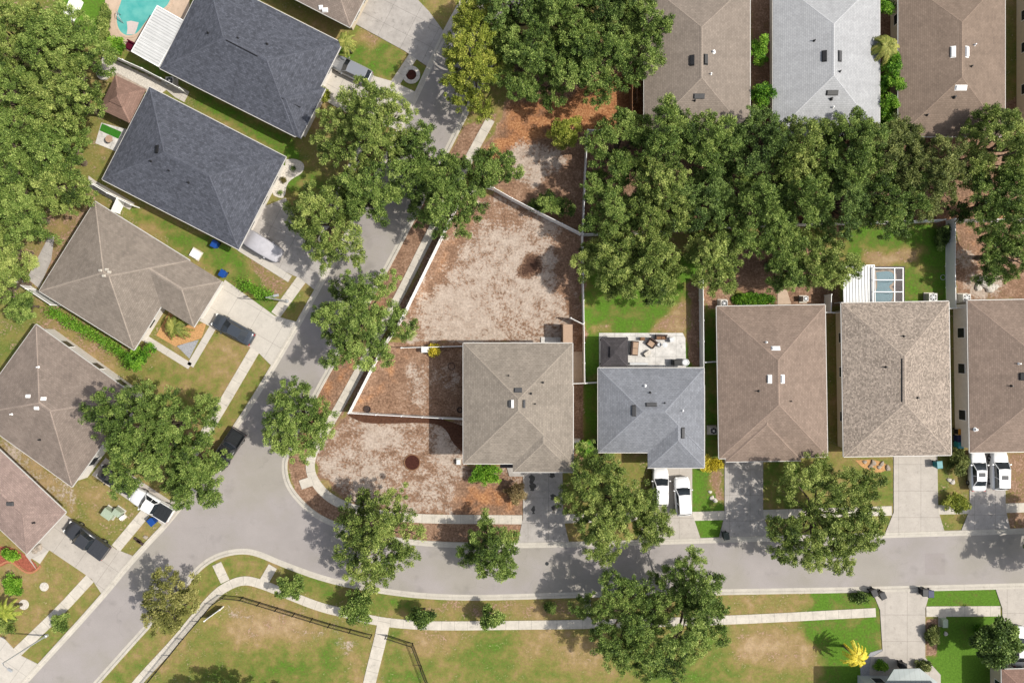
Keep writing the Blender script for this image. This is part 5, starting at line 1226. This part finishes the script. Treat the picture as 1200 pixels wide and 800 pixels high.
for k, (px, py, sx, sy, hh, mt, l) in enumerate(((752, 397, .5, .4, .5, 'wood', 'small brown crate at the back of the paved patio'), (786, 398, .5, .5, .55, 'galv', 'grey box planter by the far corner of the paved patio'), (748, 426, 2.2, .25, .3, 'galv', 'long low grey trough along the grey roof patio edge'), (758, 414, .8, .5, .4, 'whitestone', 'pale low coffee table between patio sofa and lounge chair'))):
    x, y = g(px, py); o = MB().box((0, 0, .06 + hh / 2), (sx, sy, hh), 0, .92).box((0, 0, .06 + hh + .02), (sx * .96, sy * .96, .05)).build(('crate', 'planter_box', 'trough', 'coffee_table')[k], M[mt]); o.location = (x, y, 0); o.rotation_euler = (0, 0, k * .2 if k != 2 else 0); tag(o, l, ('crate', 'planter', 'trough', 'table')[k])
# patio wood swing frame between fence and dusty tan roof
x, y = g(746, 110, 1.5); t = empty('swing_set', (x, y, 0), 0, 'dark frame swing beside the dusty tan roof side wall', 'swing set')
for j in (-1, 1): MB().tube([(-.6, j * 1.1, 0), (0, j * 1.1, 1.9), (.6, j * 1.1, 0)], .05, 6).build('leg', M['wood'], t)
MB().tube([(0, -1.2, 1.9), (0, 1.2, 1.9)], .06, 6).build('crossbar', M['wood'], t); MB().box((0, 0, .5), (.35, .9, .06)).build('seat', M['wood'], t)
for j in (-1, 1): MB().tube([(0, j * .4, .5), (0, j * .4, 1.9)], .015, 5).build('rope', M['white'], t)
# benches and bits on the lower left verge
for px, py, l in ((162, 632, 'dark iron bench slat lying on the lower left verge, upper one'), (165, 635, 'dark iron bench slat lying on the lower left verge, lower one')):
    x, y = g(px, py); o = MB().box((0, 0, .16), (.9, .28, .12)).box((-.35, 0, .06), (.08, .26, .12)).box((.35, 0, .06), (.08, .26, .12)).build('bench', M['iron']); o.location = (x, y, 0); o.rotation_euler = (0, 0, R(-32)); tag(o, l, 'bench')
rocks('', [(171, 629, .3, 'pale rock beside the iron benches on the verge'), (46, 641, .5, 'pale rock by the pink house driveway walk, larger one'), (41, 645, .4, 'pale rock by the pink house driveway walk, smaller one')])
rocks('', [(1013 + 5 * i + (i % 2) * 2, 541 + (i * 5) % 9, .28 + .05 * (i % 3), 'pale garden rock in the rock bed at the mottled roof front wall') for i in range(6)], name='garden_rock', group='rocks along the mottled house front bed')
for px, py, rx, ry in ((623, 561, 3, 6), (624, 570, 3.5, 5), (647, 556, 3, 4), (648, 582, 3, 4), (625, 597, 2, 5), (649, 596, 2.5, 5)):
    fill('oil_stain', G([(a + 1.2 * math.sin(k * 2.3 + px), b) for k, (a, b) in enumerate(circ(px, py, rx, ry, 12))]), .073, M['stain'])
slab('footpath', [(104, 206), (112, 212), (158, 238), (152, 246), (104, 219)], .05, M['drive_white'])
slab('footpath', [(186, 98), (196, 92), (222, 108), (216, 120), (205, 114)], .05, M['drive_white'])
# ------------------------------------------------------------------ light, sky, camera
el = R(50); d = Vector((-math.cos(el), .06 * math.cos(el), -math.sin(el)))
sun = bpy.data.lights.new('sun', 'SUN'); sun.energy = 3.35; sun.angle = R(.5); sun.color = (1., .95, .86)
so = bpy.data.objects.new('sun', sun); COL.objects.link(so); so.rotation_euler = d.to_track_quat('-Z', 'Y').to_euler(); so.location = (50, 0, 70)
w = bpy.data.worlds.new('World'); S.world = w; w.use_nodes = True; nt = w.node_tree
sk = nt.nodes.new('ShaderNodeTexSky'); sk.sky_type = 'NISHITA'; sk.sun_disc = False; sk.sun_elevation = el; sk.sun_rotation = R(93); sk.dust_density = 2.5; sk.ozone_density = .6
bg = nt.nodes['Background']; hs = nt.nodes.new('ShaderNodeHueSaturation'); hs.inputs['Saturation'].default_value = .5; nt.links.new(sk.outputs[0], hs.inputs['Color']); nt.links.new(hs.outputs[0], bg.inputs[0]); bg.inputs[1].default_value = .115
cam = bpy.data.cameras.new('camera'); cam.lens = 24; cam.sensor_width = 36; cam.clip_end = 3000
co = bpy.data.objects.new('camera', cam); COL.objects.link(co); co.location = (0, 0, H); S.camera = co
S.view_settings.view_transform = 'Standard'; S.view_settings.look = 'None'; S.view_settings.exposure = .58; S.view_settings.gamma = 1
S.view_settings.use_curve_mapping = False
S.cycles.use_denoising = True
